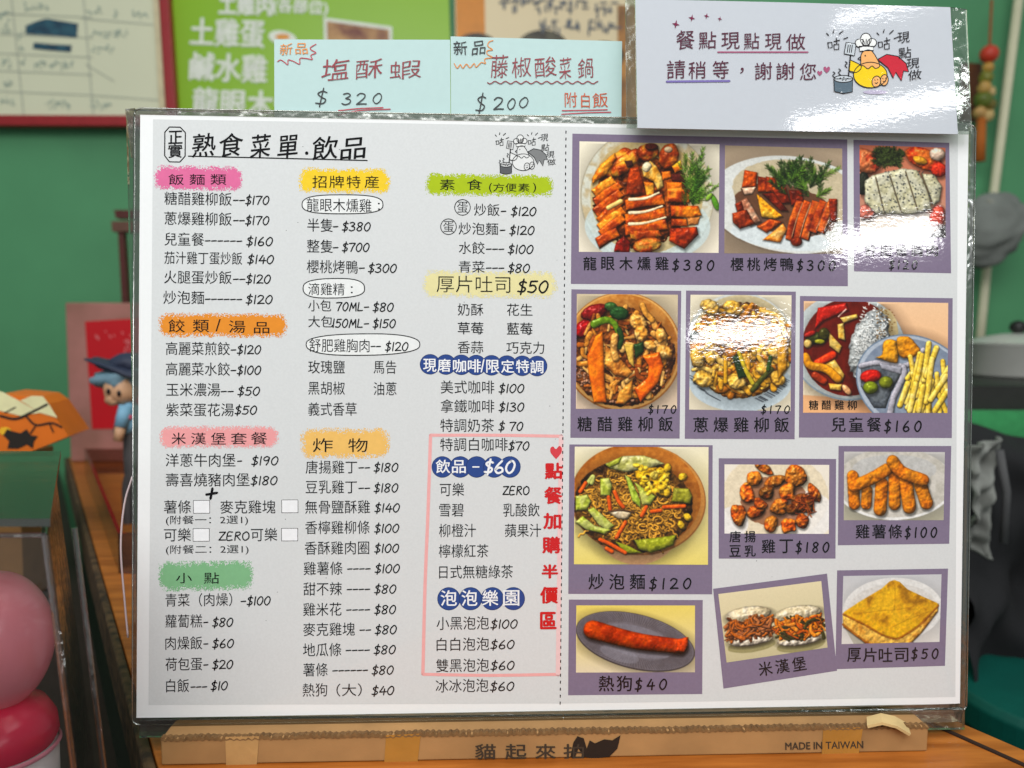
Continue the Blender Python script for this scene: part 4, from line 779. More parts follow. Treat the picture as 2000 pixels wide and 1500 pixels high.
plist([c('唐揚雞丁', 597, 697.4, 912), h('--', 701, 722, 913), h('$180', 731, 777, 913), c('豆乳雞丁', 597, 697, 951), h('--', 701, 722, 953), h('$180', 731, 777, 953), c('無骨鹽酥雞', 596, 722.6, 990), h('$140', 732.4, 780, 992), c('香檸雞柳條', 596, 722, 1030), h('$100', 732, 778.7, 1032), c('香酥雞肉圈', 595, 721, 1070), h('$100', 732, 778.5, 1071), c('雞薯條', 593, 669, 1110), h('----', 679, 723, 1110.5), h('$100', 733, 780, 1110.7), c('甜不辣', 592.7, 668, 1150), h('----', 678, 722, 1150.5), h('$80', 732, 773, 1150.7), c('雞米花', 592, 667, 1190), h('----', 677, 722, 1190.5), h('$80', 732, 772.5, 1190.7),
    c('麥克雞塊', 592, 693, 1229), h('--', 703, 724, 1230), h('$80', 733, 774, 1230), c('地瓜條', 591.7, 666.7, 1269), h('----', 676, 721.7, 1269.5), h('$80', 731, 772, 1269), c('薯條', 592, 640, 1308), h('------', 650, 718, 1309), h('$80', 727, 768, 1309), c('熱狗', 591, 639, 1347.5), c('（大）', 657, 706.7, 1347.5, 25), h('$40', 727, 769, 1349)])
egg = MB()
for cx, cy in ((903.3, 405), (876, 442.7)):
    P.ring(egg, cx, cy, 16, 16, 1.5, K_, 3); P.text(egg, '蛋', cx - 10.5, cx + 10.5, cy, 22, K2, 3, -.006)
egg.build('round_seal', menu)
plist([c('炒飯', 926, 975.7, 409.7, 24), h('-', 979, 988, 412), h('$120', 999, 1046.7, 413), c('炒泡麵', 895.7, 973, 446.7, 24), h('-', 977, 986, 449), h('$120', 996, 1043, 450), c('水餃', 896, 946.7, 484, 24), h('---', 950, 984, 486), h('$100', 993, 1041, 487), c('青菜', 896, 946.7, 521, 23), h('---', 950, 984, 523), h('$80', 993, 1034, 524)])
plist([c('奶酥', 894, 944, 604.7, 24), c('花生', 990, 1040, 605, 24), c('草莓', 894, 944, 641, 24), c('藍莓', 990, 1040, 642, 24), c('香蒜', 894, 944, 678, 24), c('巧克力', 989, 1063, 679, 24)])
plist([c('美式咖啡', 860.6, 965.5, 756), h('$100', 975, 1023, 758.8), c('拿鐵咖啡', 860.6, 965.5, 793), h('$130', 975, 1023, 795), c('特調奶茶', 860, 965, 830.7), h('$ 70', 974.7, 1021, 832.7), c('特調白咖啡', 859.7, 991.6, 868), h('$70', 994, 1033, 871)])
plist([c('可樂', 859, 906.6, 956), h('ZERO', 982.7, 1033, 958), c('雪碧', 858, 905.7, 996), c('乳酸飲', 982.7, 1054, 996), c('柳橙汁', 857.5, 929.6, 1036), c('蘋果汁', 986, 1057, 1036), c('檸檬紅茶', 857, 954, 1076), c('日式無糖綠茶', 857.7, 1002, 1116.7)])
plist([c('小黑泡泡', 852.7, 955, 1217), h('$100', 959, 1010, 1219), c('白白泡泡', 852.7, 955.5, 1258), h('$60', 959, 1004, 1259), c('雙黑泡泡', 851.7, 955, 1299.5), h('$60', 959, 1004, 1300), c('冰冰泡泡', 851, 954, 1339), h('$60', 958, 1003.5, 1340.7)])
pk = ink('pink_crayon_line', (238, 172, 172)); pk2 = ink('pink_crayon_wash', (236, 200, 202)); t = MB()
P.stroke(t, [(841, 850), (836, 1000), (830, 1150), (826, 1316)], 6.5, pk, 2); P.stroke(t, [(841, 850), (970, 850), (1096, 852)], 6, pk, 2); P.stroke(t, [(826, 1317), (960, 1319), (1092, 1317)], 6, pk, 2)
P.stroke(t, [(1096, 852), (1094, 1000), (1092, 1150), (1090, 1317)], 9, pk2, 2); t.build('promotion_frame', menu)
red = ink('red_print', (206, 32, 36)); t = MB()
for ch, x0, x1, y0, y1 in (('點', 1065, 1098, 904.5, 935), ('餐', 1064, 1097, 951.4, 983.6), ('加', 1062, 1095, 1002.6, 1032.7), ('購', 1060, 1093.7, 1049, 1080), ('半', 1059, 1089, 1103, 1129), ('價', 1056, 1089, 1146.7, 1178), ('區', 1056, 1086, 1196, 1228)): P.text(t, ch, x0, x1, (y0 + y1) / 2, y1 - y0, red, 4, 0, bold=1.3)
P.fill(t, [(1086, 897), (1076, 885), (1075, 876), (1080, 872), (1086, 877), (1092, 871), (1097, 875), (1096, 885)], ink('red_crayon', (214, 66, 76)), 3, smooth=True)
t.build('promotion_lettering', menu)
t = MB()
for i in range(83):
    y = 258 + i * 13.6; x = 1105.5 - 11.3 * (y - 258) / 1114; P.stroke(t, [(x, y - 2.2), (x - .1, y + 2.2)], 2.0, K2, 3, smooth=False)
t.build('dotted_divider', menu)
# chicken cook doodle, used on the sheet (pencil) and on the counter sign (coloured)
def doodle(pen, mb, F, sc, C, lw, L):
    f = lambda pts: [F(x, y) for x, y in pts]; st = lambda pts, w=lw, **k: pen.stroke(mb, f(pts), w, C['k'], L + 1.5, **k)
    def oval(cx, cy, rx, ry, col, a=0, l=.4):
        X, Y = F(cx, cy); pen.ell(mb, X, Y, rx * sc, ry * sc, C[col], L + l, a); t_ = np.linspace(0, 2 * math.pi, 20, endpoint=False); aa = R_(a)
        st([(cx + rx * math.cos(q) * math.cos(aa) - ry * math.sin(q) * math.sin(aa), cy + rx * math.cos(q) * math.sin(aa) + ry * math.sin(q) * math.cos(aa)) for q in t_], closed=True)
    tail = [(1285, 290), (1330, 265), (1385, 275), (1425, 310), (1437, 350), (1412, 345), (1402, 395), (1374, 352), (1362, 382), (1335, 330)]
    pen.fill(mb, f(tail), C['red'], L + .2); st(tail, closed=True, smooth=False)
    wing = [(1152, 292), (1205, 322), (1185, 352), (1148, 345)]; pen.fill(mb, f(wing), C['yel'], L + .25); st(wing, closed=True)
    oval(1250, 366, 82, 62, 'yel', 0, .5)
    head = [(1203, 320), (1205, 268), (1222, 248), (1252, 246), (1276, 275), (1296, 320), (1275, 334), (1258, 322), (1238, 336), (1218, 322)]
    pen.fill(mb, f(head), C['skin'], L + .9, smooth=True); st(head, closed=True)
    for i, (x, y, rx, ry) in enumerate(((1198, 210, 22, 20), (1258, 208, 22, 20), (1228, 192, 26, 30))): oval(x, y, rx, ry, 'hat', 0, .92 + i * .04)
    band = [(1196, 226), (1262, 226), (1266, 246), (1198, 250)]; pen.fill(mb, f(band), C['hat'], L + 1.2); st(band, closed=True, smooth=False)
    for x in (1214, 1230, 1246): st([(x, 192), (x - 2, 226)])
    oval(1279, 398, 21, 27, 'skin', 12, 1.3); oval(1318, 391, 19, 27, 'skin', 8, 1.35)
    for x, y in ((1279, 396), (1318, 389)): st([(x - 8, y - 6), (x - 6, y - 4)]); st([(x + 5, y - 8), (x + 7, y - 6)]); st([(x - 6, y + 8), (x, y + 12), (x + 7, y + 6)])
    X, Y = F(1225, 272); pen.ell(mb, X, Y, 3.5 * sc, 4 * sc, C['k'], L + 1.6); st([(1200, 278), (1190, 286), (1200, 292)])
    st([(1143, 372), (1150, 300), (1154, 268)], lw * 1.5)
    sp = [(1132, 206), (1180, 214), (1172, 272), (1122, 262)]; pen.fill(mb, f(sp), C['pale'], L + .9); st(sp, closed=True, smooth=False)
    for x in (1140, 1150, 1160): st([(x + 2, 220), (x - 3, 256)])
    pot = [(1072, 385), (1164, 385), (1162, 448), (1118, 456), (1074, 446)]; pen.fill(mb, f(pot), C['pot'], L + .6); st(pot, closed=True, smooth=False); oval(1118, 385, 46, 17, 'pale', 0, .8)
    for x, y in ((1100, 382), (1118, 378), (1136, 384), (1112, 392), (1128, 392)): st([(x, y), (x + 5, y - 2)])
    for x, y in ((1068, 350), (1096, 336), (1128, 300)): st([(x, y), (x + 9, y + 8), (x - 2, y + 18), (x + 8, y + 30)])
    for x0, y0 in ((1042, 190), (1288, 188)):
        for q in ([(x0, y0 + 18), (x0 + 4, y0 + 44), (x0 + 22, y0 + 40), (x0 + 20, y0 + 16), (x0, y0 + 18)], [(x0 + 30, y0 + 12), (x0 + 58, y0 + 6)], [(x0 + 42, y0 - 4), (x0 + 44, y0 + 24)], [(x0 + 30, y0 + 28), (x0 + 32, y0 + 52), (x0 + 54, y0 + 50), (x0 + 54, y0 + 24), (x0 + 30, y0 + 28)], [(x0 - 6, y0 - 28), (x0 + 4, y0 - 18)], [(x0 + 30, y0 - 44), (x0 + 26, y0 - 30)], [(x0 + 74, y0 - 40), (x0 + 56, y0 - 24)], [(x0 + 98, y0 - 8), (x0 + 78, y0)]): st(q, lw * 1.15, smooth=False)
    for ch, x0, x1, y0, y1 in (('現', 1384, 1442, 156, 210), ('點', 1388, 1450, 230, 284), ('現', 1426, 1490, 285, 334), ('做', 1434, 1500, 340, 390)):
        a, b = F(x0, (y0 + y1) / 2), F(x1, (y0 + y1) / 2); pen.text(mb, ch, a[0], b[0], a[1], (y1 - y0) * sc, C['k'], L + 1.5, .0, rise=.12, wob=.35)
mono = {'k': K_, 'red': ink('pencil_grey', (128, 130, 132)), 'yel': ink('pencil_white', (226, 228, 229)), 'skin': ink('pencil_white2', (220, 222, 223)), 'hat': ink('pencil_white', (226, 228, 229)), 'pale': ink('pencil_light', (206, 208, 210)), 'pot': ink('pencil_dark', (92, 94, 98))}
t = MB(); doodle(P, t, lambda x, y: (1021.7 + (x - 1250) * .255, 316.5 + (y - 365) * .262), .256, mono, 1.3, 2); t.build('chicken_drawing', menu, 'small pencil drawing of a hen in a cook hat with a pot')
# dish cards
pur = mat('mauve_card_print', (128, 115, 140), .6, var=.05, scale=700, lam=.55)
def card(quad, pics, texts, label, lay=2):
    t = MB(); P.fill(t, quad, pur, lay); o = t.build('dish_card', menu, label)
    for img, q in pics: picture('dish_picture', img, q, P, lay + 1, o)
    t = MB()
    for r in texts:
        if r[0] == 'c': P.text(t, r[1], r[2], r[3], r[4], r[5], K_, lay + 3, 0, rot=r[6] if len(r) > 6 else 0, bold=.28)
        else: P.hand(t, r[1], r[2], r[3], r[4], r[5], K_, lay + 3, .15, .02, .3)
    t.build('caption', o)
def ct(st, x0, x1, y, hh, rot=0, n=0): # letter-spaced caption, one character at a time
    k = len(st); w_ = hh * .98; g = (x1 - x0 - w_) / max(1, k - 1); return [('c', s, x0 + i * g, x0 + i * g + w_, y + i * n, hh, rot) for i, s in enumerate(st)]
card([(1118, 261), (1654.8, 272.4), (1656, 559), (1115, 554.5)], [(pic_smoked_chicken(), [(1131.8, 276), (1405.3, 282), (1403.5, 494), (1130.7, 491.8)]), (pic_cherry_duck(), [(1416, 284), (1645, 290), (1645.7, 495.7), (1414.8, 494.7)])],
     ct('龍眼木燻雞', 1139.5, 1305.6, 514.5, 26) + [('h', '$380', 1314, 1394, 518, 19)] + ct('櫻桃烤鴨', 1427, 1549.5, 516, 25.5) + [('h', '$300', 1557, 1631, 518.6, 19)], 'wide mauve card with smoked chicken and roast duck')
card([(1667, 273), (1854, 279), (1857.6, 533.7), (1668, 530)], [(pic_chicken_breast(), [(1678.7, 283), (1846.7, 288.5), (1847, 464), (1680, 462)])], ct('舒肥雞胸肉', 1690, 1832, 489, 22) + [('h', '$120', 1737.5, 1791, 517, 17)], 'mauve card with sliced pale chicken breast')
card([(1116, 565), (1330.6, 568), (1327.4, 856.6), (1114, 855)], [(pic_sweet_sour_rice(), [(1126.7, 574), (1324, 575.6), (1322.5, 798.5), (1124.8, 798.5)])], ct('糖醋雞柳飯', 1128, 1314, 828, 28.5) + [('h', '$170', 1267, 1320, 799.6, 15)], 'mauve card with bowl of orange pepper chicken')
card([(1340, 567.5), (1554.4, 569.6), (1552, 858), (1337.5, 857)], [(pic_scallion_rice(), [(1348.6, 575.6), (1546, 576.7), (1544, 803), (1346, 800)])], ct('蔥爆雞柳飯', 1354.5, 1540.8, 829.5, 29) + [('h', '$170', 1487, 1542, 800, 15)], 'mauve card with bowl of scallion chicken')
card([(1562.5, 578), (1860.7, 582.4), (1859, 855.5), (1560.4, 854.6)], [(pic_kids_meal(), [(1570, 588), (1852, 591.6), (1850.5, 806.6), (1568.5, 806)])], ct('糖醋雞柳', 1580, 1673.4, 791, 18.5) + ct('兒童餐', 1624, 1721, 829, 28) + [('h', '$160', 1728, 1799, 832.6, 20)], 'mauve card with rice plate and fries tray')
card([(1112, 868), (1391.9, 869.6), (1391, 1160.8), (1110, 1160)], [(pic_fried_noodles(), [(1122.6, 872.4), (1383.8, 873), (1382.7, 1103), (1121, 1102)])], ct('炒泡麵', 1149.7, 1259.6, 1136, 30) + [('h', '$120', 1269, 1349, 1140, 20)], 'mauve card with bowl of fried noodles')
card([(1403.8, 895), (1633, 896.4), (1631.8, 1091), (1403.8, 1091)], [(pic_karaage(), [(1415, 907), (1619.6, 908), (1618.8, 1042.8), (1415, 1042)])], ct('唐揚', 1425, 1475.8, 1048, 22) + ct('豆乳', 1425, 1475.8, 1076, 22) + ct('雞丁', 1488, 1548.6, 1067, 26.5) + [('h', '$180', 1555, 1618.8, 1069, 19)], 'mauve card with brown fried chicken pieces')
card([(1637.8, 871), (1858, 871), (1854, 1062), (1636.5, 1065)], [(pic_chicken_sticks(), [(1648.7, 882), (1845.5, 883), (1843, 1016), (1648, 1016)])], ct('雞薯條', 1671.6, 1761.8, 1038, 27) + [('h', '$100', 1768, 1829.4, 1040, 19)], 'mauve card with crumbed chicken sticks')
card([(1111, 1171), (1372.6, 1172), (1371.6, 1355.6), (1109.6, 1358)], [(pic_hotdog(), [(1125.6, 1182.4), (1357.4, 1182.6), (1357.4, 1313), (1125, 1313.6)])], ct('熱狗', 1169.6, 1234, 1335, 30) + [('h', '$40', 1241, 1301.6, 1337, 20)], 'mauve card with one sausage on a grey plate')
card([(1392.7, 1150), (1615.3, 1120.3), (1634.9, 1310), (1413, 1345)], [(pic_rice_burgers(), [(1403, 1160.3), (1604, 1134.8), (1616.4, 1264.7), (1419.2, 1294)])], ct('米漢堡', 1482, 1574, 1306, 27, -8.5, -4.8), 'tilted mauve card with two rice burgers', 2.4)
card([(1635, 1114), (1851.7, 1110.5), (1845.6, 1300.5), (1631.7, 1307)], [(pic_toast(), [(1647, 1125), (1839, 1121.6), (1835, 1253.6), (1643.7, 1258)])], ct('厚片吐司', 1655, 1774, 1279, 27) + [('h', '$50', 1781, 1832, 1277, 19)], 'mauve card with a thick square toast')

# ================================================================ notes and sign standing behind the sheet
NP = Plane(SHEET_O - AN * .0018, AN)
note_m = mat('mint_note_paper', (182, 209, 209), .7, var=.015, scale=300); npn = Pen(NP, base=.0004)
mar = mat('maroon_marker', (142, 56, 66), .6); blk = mat('black_marker_pen', (44, 44, 48), .6); orr = mat('orange_marker', (224, 138, 54), .6); ora = mat('red_orange_marker', (196, 86, 48), .6); redm = mat('red_marker', (186, 60, 76), .6)
def note(quad, label):
    r = thing('note_card', tuple(NP.px([((quad[2][0] + quad[3][0]) / 2, quad[2][1])])[0]), label, 'note', 'mint green notes behind the menu')
    t = MB(); t.slab(NP.px(quad, .0002), AN, .0004, note_m); t.build('paper_slip', r); return r
def scallop(mb, pts, M, w=1.8): npn.stroke(mb, pts, w, M, 2)
n1 = note([(535.6, 77), (879, 77.6), (880, 246), (536, 240)], 'mint note priced 320 with orange heading, left of the two')
t = MB()
for ch, a, b, y in (('新', 547, 571, 96), ('品', 577, 601, 95)): npn.text(t, ch, a, b, y, 22, orr, 3, 0, rise=.06, wob=.6)
for ch, a, b, y, hh in (('塩', 629, 682, 136, 42), ('酥', 695, 747, 134, 37), ('蝦', 761, 823, 136, 35)): npn.text(t, ch, a, b, y, hh, mar, 3, -.006, rise=.10, wob=.9, shear=.05)
scallop(t, [(542, 120), (548, 117), (555, 121), (562, 126), (563, 117), (574, 120), (585, 125), (586, 114), (598, 114), (610, 116), (607, 108), (617, 103), (609, 98), (606, 93), (617, 86)], redm)
npn.hand(t, '$', 617, 638, 190, 28, blk, 3, .085); npn.hand(t, '3', 668, 684, 193, 22, blk, 3, .1); npn.hand(t, '2', 697, 716, 193, 22, blk, 3, .1); npn.hand(t, '0', 729, 745, 192, 20, blk, 3, .1)
npn.stroke(t, [(661, 216), (700, 212), (748, 210)], 2, redm, 3); npn.stroke(t, [(660, 225), (700, 216), (762, 213)], 2, redm, 3); t.build('handwriting', n1)
n2 = note([(880.2, 71), (1215, 80.6), (1213.5, 250), (881, 246)], 'mint note priced 200 with black heading, right of the two')
t = MB()
for ch, a, b, y in (('新', 886, 913, 94), ('品', 922, 948, 93)): npn.text(t, ch, a, b, y, 27, blk, 3, 0, rise=.08, wob=.7)
for ch, a, b, y, hh in (('藤', 959, 992, 129, 44), ('椒', 1000, 1037, 131, 40), ('酸', 1045, 1087, 131, 38), ('菜', 1092, 1116, 132, 42), ('鍋', 1129, 1159, 133, 38)): npn.text(t, ch, a, b, y, hh, mar, 3, -.006, rise=.08, wob=.9)
for ch, a, b, y in (('附', 1103, 1127, 194), ('白', 1135, 1152, 196), ('飯', 1157, 1187, 195)): npn.text(t, ch, a, b, y, 29, ora, 3, 0, rise=.05, wob=.7)
scallop(t, [(887, 124), (893, 133), (899, 126), (904, 133), (911, 125), (918, 132), (926, 124), (930, 131), (940, 122), (948, 124), (947, 115), (962, 112), (952, 106), (952, 99), (962, 97), (953, 90), (955, 82), (963, 79)], orr)
npn.stroke(t, [(952 + i * 4, 161 + 2.4 * math.sin(i * 1.25)) for i in range(55)], 1.9, mar, 3, smooth=True)
npn.hand(t, '$', 930, 948, 202, 32, blk, 3, .075); npn.hand(t, '2', 965, 984, 202, 24, blk, 3, .1); npn.hand(t, '0', 992, 1006, 203, 21, blk, 3, .1); npn.hand(t, '0', 1015, 1031, 200, 20, blk, 3, .1)
npn.stroke(t, [(1098, 216), (1150, 215), (1186, 214)], 1.9, redm, 3); npn.stroke(t, [(1097, 223), (1150, 220), (1193, 219)], 1.9, redm, 3); t.build('handwriting', n2)

sg = thing('counter_sign', tuple(SIGN.px([(1557, 250)])[0]), 'laminated pale sign with a coloured hen drawing and glare, above the menu', 'sign')
sp = Pen(SIGN, base=.0002); sgm = mat('sign_paper', (194, 199, 208), .6, var=.012, scale=300, lam=.5)
MB().slab(SIGN.px([(1241, -2), (1552, 5), (1856, 14), (1871, 262), (1245, 250)]), SIGN.n, .0006, sgm).build('paper_sheet', sg)
cb = MB(); cb.slab(SIGN.px([(1856.5, 14), (1888, 18), (1899, 262), (1871.5, 262)]), SIGN.n, .0006, clear('sign_film', (222, 228, 222), .1, .1)); cb.build('laminate_edge', sg); cb = MB(); cb.slab(SIGN.px([(1221, -6), (1240.5, -4), (1244.5, 250), (1224, 250)]), SIGN.n, .0006, clear('sign_film', (222, 228, 222), .1, .1)); cb.build('laminate_edge', sg)
wine = ink('wine_print', (92, 48, 66)); pl = ink('plum_print', (168, 88, 122)); vi = ink('violet_print', (124, 112, 176)); t = MB()
q = lambda x, y: (1200 + x / 2.5, y / 2.5)
for ch, x0, x1, y0, y1 in (('餐', 302, 392, 148, 240), ('點', 412, 498, 154, 238), ('現', 522, 612, 158, 240), ('點', 632, 708, 160, 240), ('現', 735, 816, 164, 242), ('做', 838, 932, 164, 244), ('請', 256, 346, 294, 384), ('稍', 362, 446, 300, 384), ('等', 480, 558, 296, 384), ('，', 614, 632, 330, 358), ('謝', 686, 770, 304, 388), ('謝', 790, 880, 306, 388), ('您', 905, 985, 308, 390)):
    a, b = q(x0, (y0 + y1) / 2), q(x1, (y0 + y1) / 2); sp.text(t, ch, a[0], b[0], a[1], (y1 - y0) / 2.5, wine, 3, 0, rise=.05)
sp.stroke(t, [q(505, 254), q(945, 254)], 2.6, pl, 2, smooth=False); sp.stroke(t, [q(256, 398), q(562, 395)], 4, vi, 2, smooth=False)
for x, y, r in ((300, 118, 20), (378, 88, 17), (450, 78, 14), (515, 92, 12)):
    sp.fill(t, [q(x + r * (1 if i % 2 == 0 else .3) * math.cos(i * math.pi / 4 + .2), y + r * 1.1 * (1 if i % 2 == 0 else .3) * math.sin(i * math.pi / 4 + .2)) for i in range(8)], ink('plum_dark', (124, 44, 76)), 2)
for x, y, r in ((1003, 357, 13), (1037, 340, 17)): sp.fill(t, [q(x + r * u, y + r * v) for u, v in ((0, 1), (-.8, .1), (-.9, -.6), (-.4, -.9), (0, -.4), (.4, -.9), (.9, -.6), (.8, .1))], pl, 2, smooth=True)
t.build('lettering', sg)
colr = {'k': ink('sign_black', (40, 36, 40)), 'red': ink('hen_red', (202, 44, 62)), 'yel': ink('hen_yellow', (242, 206, 30)), 'skin': ink('hen_peach', (240, 178, 112)), 'hat': ink('hen_white', (236, 238, 238)), 'pale': ink('pale_steel', (196, 204, 212)), 'pot': ink('pot_slate', (92, 110, 124))}
t = MB(); X, Y = q(1275, 450); sp.ell(t, X, Y, 24, 4, ink('lilac_print', (188, 180, 206)), 1.5); doodle(sp, t, lambda x, y: q(x, y), .4, colr, 1.7, 2); t.build('chicken_drawing', sg, 'coloured drawing of a yellow hen in a cook hat')

# ================================================================ things on the far wall
WB = Plane((0, 1.12, 0), WN); wp = Pen(WB, base=.001)
nb = thing('notice_board', tuple(WB.px([(140, 236)])[0] + [0, .02, 0]), 'cream planning board with a red frame hung on the green wall', 'notice board')
MB().slab(WB.px([(-200, -200), (302, -200), (334, 228), (-200, 226)]), WN, .012, mat('cream_board', (222, 224, 196), .35, var=.03, scale=6)).build('board_panel', nb)
rf = mat('red_frame_paint', (156, 34, 40), .4, var=.08)
fm = MB(); fm.slab(WB.px([(-200, 223), (340, 225), (345, 246), (-200, 244)], .008), WN, .02, rf); fm.slab(WB.px([(297, -200), (316, -200), (345, 246), (325, 240)], .006), WN, .02, rf); fm.build('board_frame', nb, bevel=.002)
al = MB(); al.slab(WB.px([(288, -200), (297, -200), (323, 224), (312, 224)], .007), WN, .006, mat('pale_frame_lip', (210, 196, 160), .4)); al.build('inner_trim', nb)
ln = mat('board_lines', (176, 182, 168), .6); db = mat('board_blue', (44, 92, 110), .6, rgb2=(28, 62, 84), scale=60); bt = mat('board_writing', (138, 164, 158), .6); t = MB()
for a, b in (((22, -5), (46, 222)), ((163, -5), (182, 222))): wp.stroke(t, [a, b], 2.2, ln, 1, smooth=False)
for y in (30, 70, 108, 142, 182): wp.stroke(t, [(-10, y - 4), (180, y + 4)], 2, ln, 1, smooth=False)
wp.stroke(t, [(180, 186), (318, 196)], 2, ln, 1, smooth=False); wp.stroke(t, [(160, 36), (300, 48)], 2, ln, 1, smooth=False); wp.stroke(t, [(168, 126), (222, 158)], 2, ln, 1, smooth=False)
wp.fill(t, [(50, 50), (70, 42), (90, 36), (152, 46), (150, 74), (110, 70), (50, 66)], db, 2, smooth=False); wp.fill(t, [(66, 83), (100, 86), (140, 88), (138, 102), (90, 98), (64, 95)], db, 2)
rg = random.Random(5)
for x, y, n_ in ((-6, 30, 3), (4, 56, 2), (48, 12, 5), (172, 20, 3), (225, 28, 1), (256, 30, 3), (180, 66, 7), (182, 98, 4), (6, 124, 2), (66, 128, 8), (6, 164, 2), (0, 198, 3), (90, 204, 5), (180, 204, 4), (36, 70, 1), (38, 96, 1), (40, 116, 1)):
    for i in range(n_):
        for k in range(4):
            a = (x + i * 10 + rg.uniform(0, 8), y + rg.uniform(-7, 7)); wp.stroke(t, [a, (a[0] + rg.uniform(-5, 5), a[1] + rg.uniform(-5, 5))], 2., bt, 2, smooth=False)
t.build('board_markings', nb)
gpz = thing('green_poster', tuple(WB.px([(600, 320)])[0] + [0, .02, 0]), 'lime green poster lettered in white on the wall behind the left note', 'poster')
GP = Plane((0, 1.135, 0), WN); gq = Pen(GP, base=.0015)
MB().slab(GP.px([(322, -160), (872, -160), (888, 360), (348, 350)]), WN, .004, mat('lime_poster_print', (140, 190, 26), .35, var=.04, scale=5)).build('poster_sheet', gpz)
pw = mat('poster_white', (232, 238, 226), .5); t = MB()
for st, x0, x1, y, hh, tl in (('土雞肉', 428, 532, 6, 46, 2), ('土雞蛋', 372, 516, 64, 54, 4), ('鹹水雞', 371, 521, 132, 54, 5), ('龍眼木燻雞', 377, 640, 204, 54, 6)): gq.text(t, st, x0, x1, y, hh, pw, 2, 0, rot=tl * .5, bold=1.6)
gq.text(t, '(各部位)', 534, 640, 14, 32, pw, 2, 0, rot=3, bold=1)
t.build('poster_lettering', gpz)
t = MB(); gq.fill(t, [(632, 34), (766, 52), (766, 130), (634, 120)], pw, 2); gq.fill(t, [(638, 41), (760, 58), (760, 124), (640, 114)], mat('poster_food_print', (196, 150, 90), .4, rgb2=(110, 40, 20), scale=26), 3)
gq.ell(t, 552, 74, 28, 14, pw, 2, 12); gq.ell(t, 552, 72, 14, 6, mat('yolk_print', (228, 150, 50), .4), 3); t.build('poster_pictures', gpz)
bpz = thing('beige_poster', tuple(WB.px([(1080, 320)])[0] + [0, .02, 0]), 'beige poster with an orange side band on the wall behind the right note', 'poster')
MB().slab(GP.px([(886, -160), (1260, -160), (1262, 360), (894, 350)]), WN, .004, mat('beige_poster_print', (226, 208, 170), .4, var=.06, scale=6)).build('poster_sheet', bpz)
t = MB(); gq.fill(t, [(888, -150), (944, -150), (952, 340), (896, 340)], mat('orange_band', (214, 132, 20), .4, var=.1), 1); gq.fill(t, [(1206, 10), (1258, 10), (1258, 340), (1208, 340)], mat('orange_band2', (190, 130, 60), .4, rgb2=(120, 80, 40), scale=18), 1.2)
for cx, cy, rx, ry, cc in ((930, 90, 40, 26, (70, 60, 40)), (1060, 92, 50, 34, (80, 76, 56)), (1180, 110, 40, 30, (120, 96, 60))): gq.ell(t, cx, cy, rx, ry, mat('poster_dish_%d' % cx, cc, .4, rgb2=(40, 34, 26), scale=40), 2)
t.build('poster_pictures', bpz)
t = MB(); bb = mat('poster_blue_ink', (84, 96, 112), .5); rg = random.Random(9)
for x0, x1, y, tl in ((976, 1072, 5, .03), (1082, 1140, 9, .03), (1158, 1202, 14, .03), (1054, 1194, 44, .05)):
    x = x0
    while x < x1:
        for k in range(5):
            a = (x + rg.uniform(0, 17), y + tl * (x - x0) + rg.uniform(-10, 10)); v = rg.random() < .5; l = rg.uniform(7, 14); gq.stroke(t, [a, (a[0] + (0 if v else l), a[1] + (l if v else 0))], 3.4, bb, 3, smooth=False)
        x += 22
t.build('poster_marks', bpz)
# right side of the wall
pole = MB(); pm = mat('cream_conduit', (214, 210, 180), .4, var=.05); pole.tube([at(1997, -60, 1.12), at(1939, 392, 1.12), at(1920, 600, 1.12), at(1908, 720, 1.12)], .0085, pm, 14)
o = pole.build('conduit_pipe', smooth=True, loc=tuple(at(1908, 720, 1.12))); tag(o, 'thin cream pipe leaning down the green wall right of the sign', 'pipe')
orn = thing('hanging_ornament', tuple(at(1925, 60, 1.1)), 'hanging charm with red bead, green and gold beads and brown tassel', 'ornament')
oy = 1.1; t = MB(); t.tube([at(1937, 0, oy), at(1932, 100, oy), at(1922, 240, oy)], .0025, mat('brown_cord', (150, 84, 40), .7)); t.build('cord', orn)
t = MB(); t.ball(at(1932, 106, oy), .017, mat('red_bead', (196, 60, 40), .4)); t.build('red_bead', orn, smooth=True)
for i, (x, y, r, cc) in enumerate(((1930, 132, .01, (196, 150, 70)), (1926, 152, .013, (120, 120, 40)), (1922, 172, .013, (190, 150, 80)), (1934, 180, .01, (206, 176, 120)), (1920, 196, .016, (96, 110, 40)), (1932, 206, .013, (110, 100, 40)), (1914, 220, .012, (190, 150, 90)), (1928, 226, .012, (200, 170, 110)))):
    t = MB(); t.ball(at(x, y, oy), r, mat('bead_%d' % i, cc, .4), .1, i); t.build('bead', orn, smooth=True)
t = MB(); t.tube([at(1917, 232, oy), at(1912, 315, oy)], .008, mat('tassel_brown', (176, 96, 30), .8), 12, .011); t.build('tassel', orn, smooth=True)
t = MB(); t.slab(GP.px([(1884, 122), (1918, 124), (1908, 236), (1880, 236)]), WN, .02, mat('dark_wood_plaque', (96, 56, 30), .5, var=.2)); o = t.build('wood_plaque', loc=tuple(GP.px([(1900, 236)])[0])); tag(o, 'small dark wooden plaque on the wall behind the hanging charm', 'plaque')
t = MB(); gm = mat('grey_cloth', (122, 126, 122), .9, var=.2, scale=20, bump=.004)
p0 = at(1932, 448, 1.06); nb_ = 56; rgc = np.random.default_rng(6); dirs = rgc.standard_normal((9, 3)); Vb = []
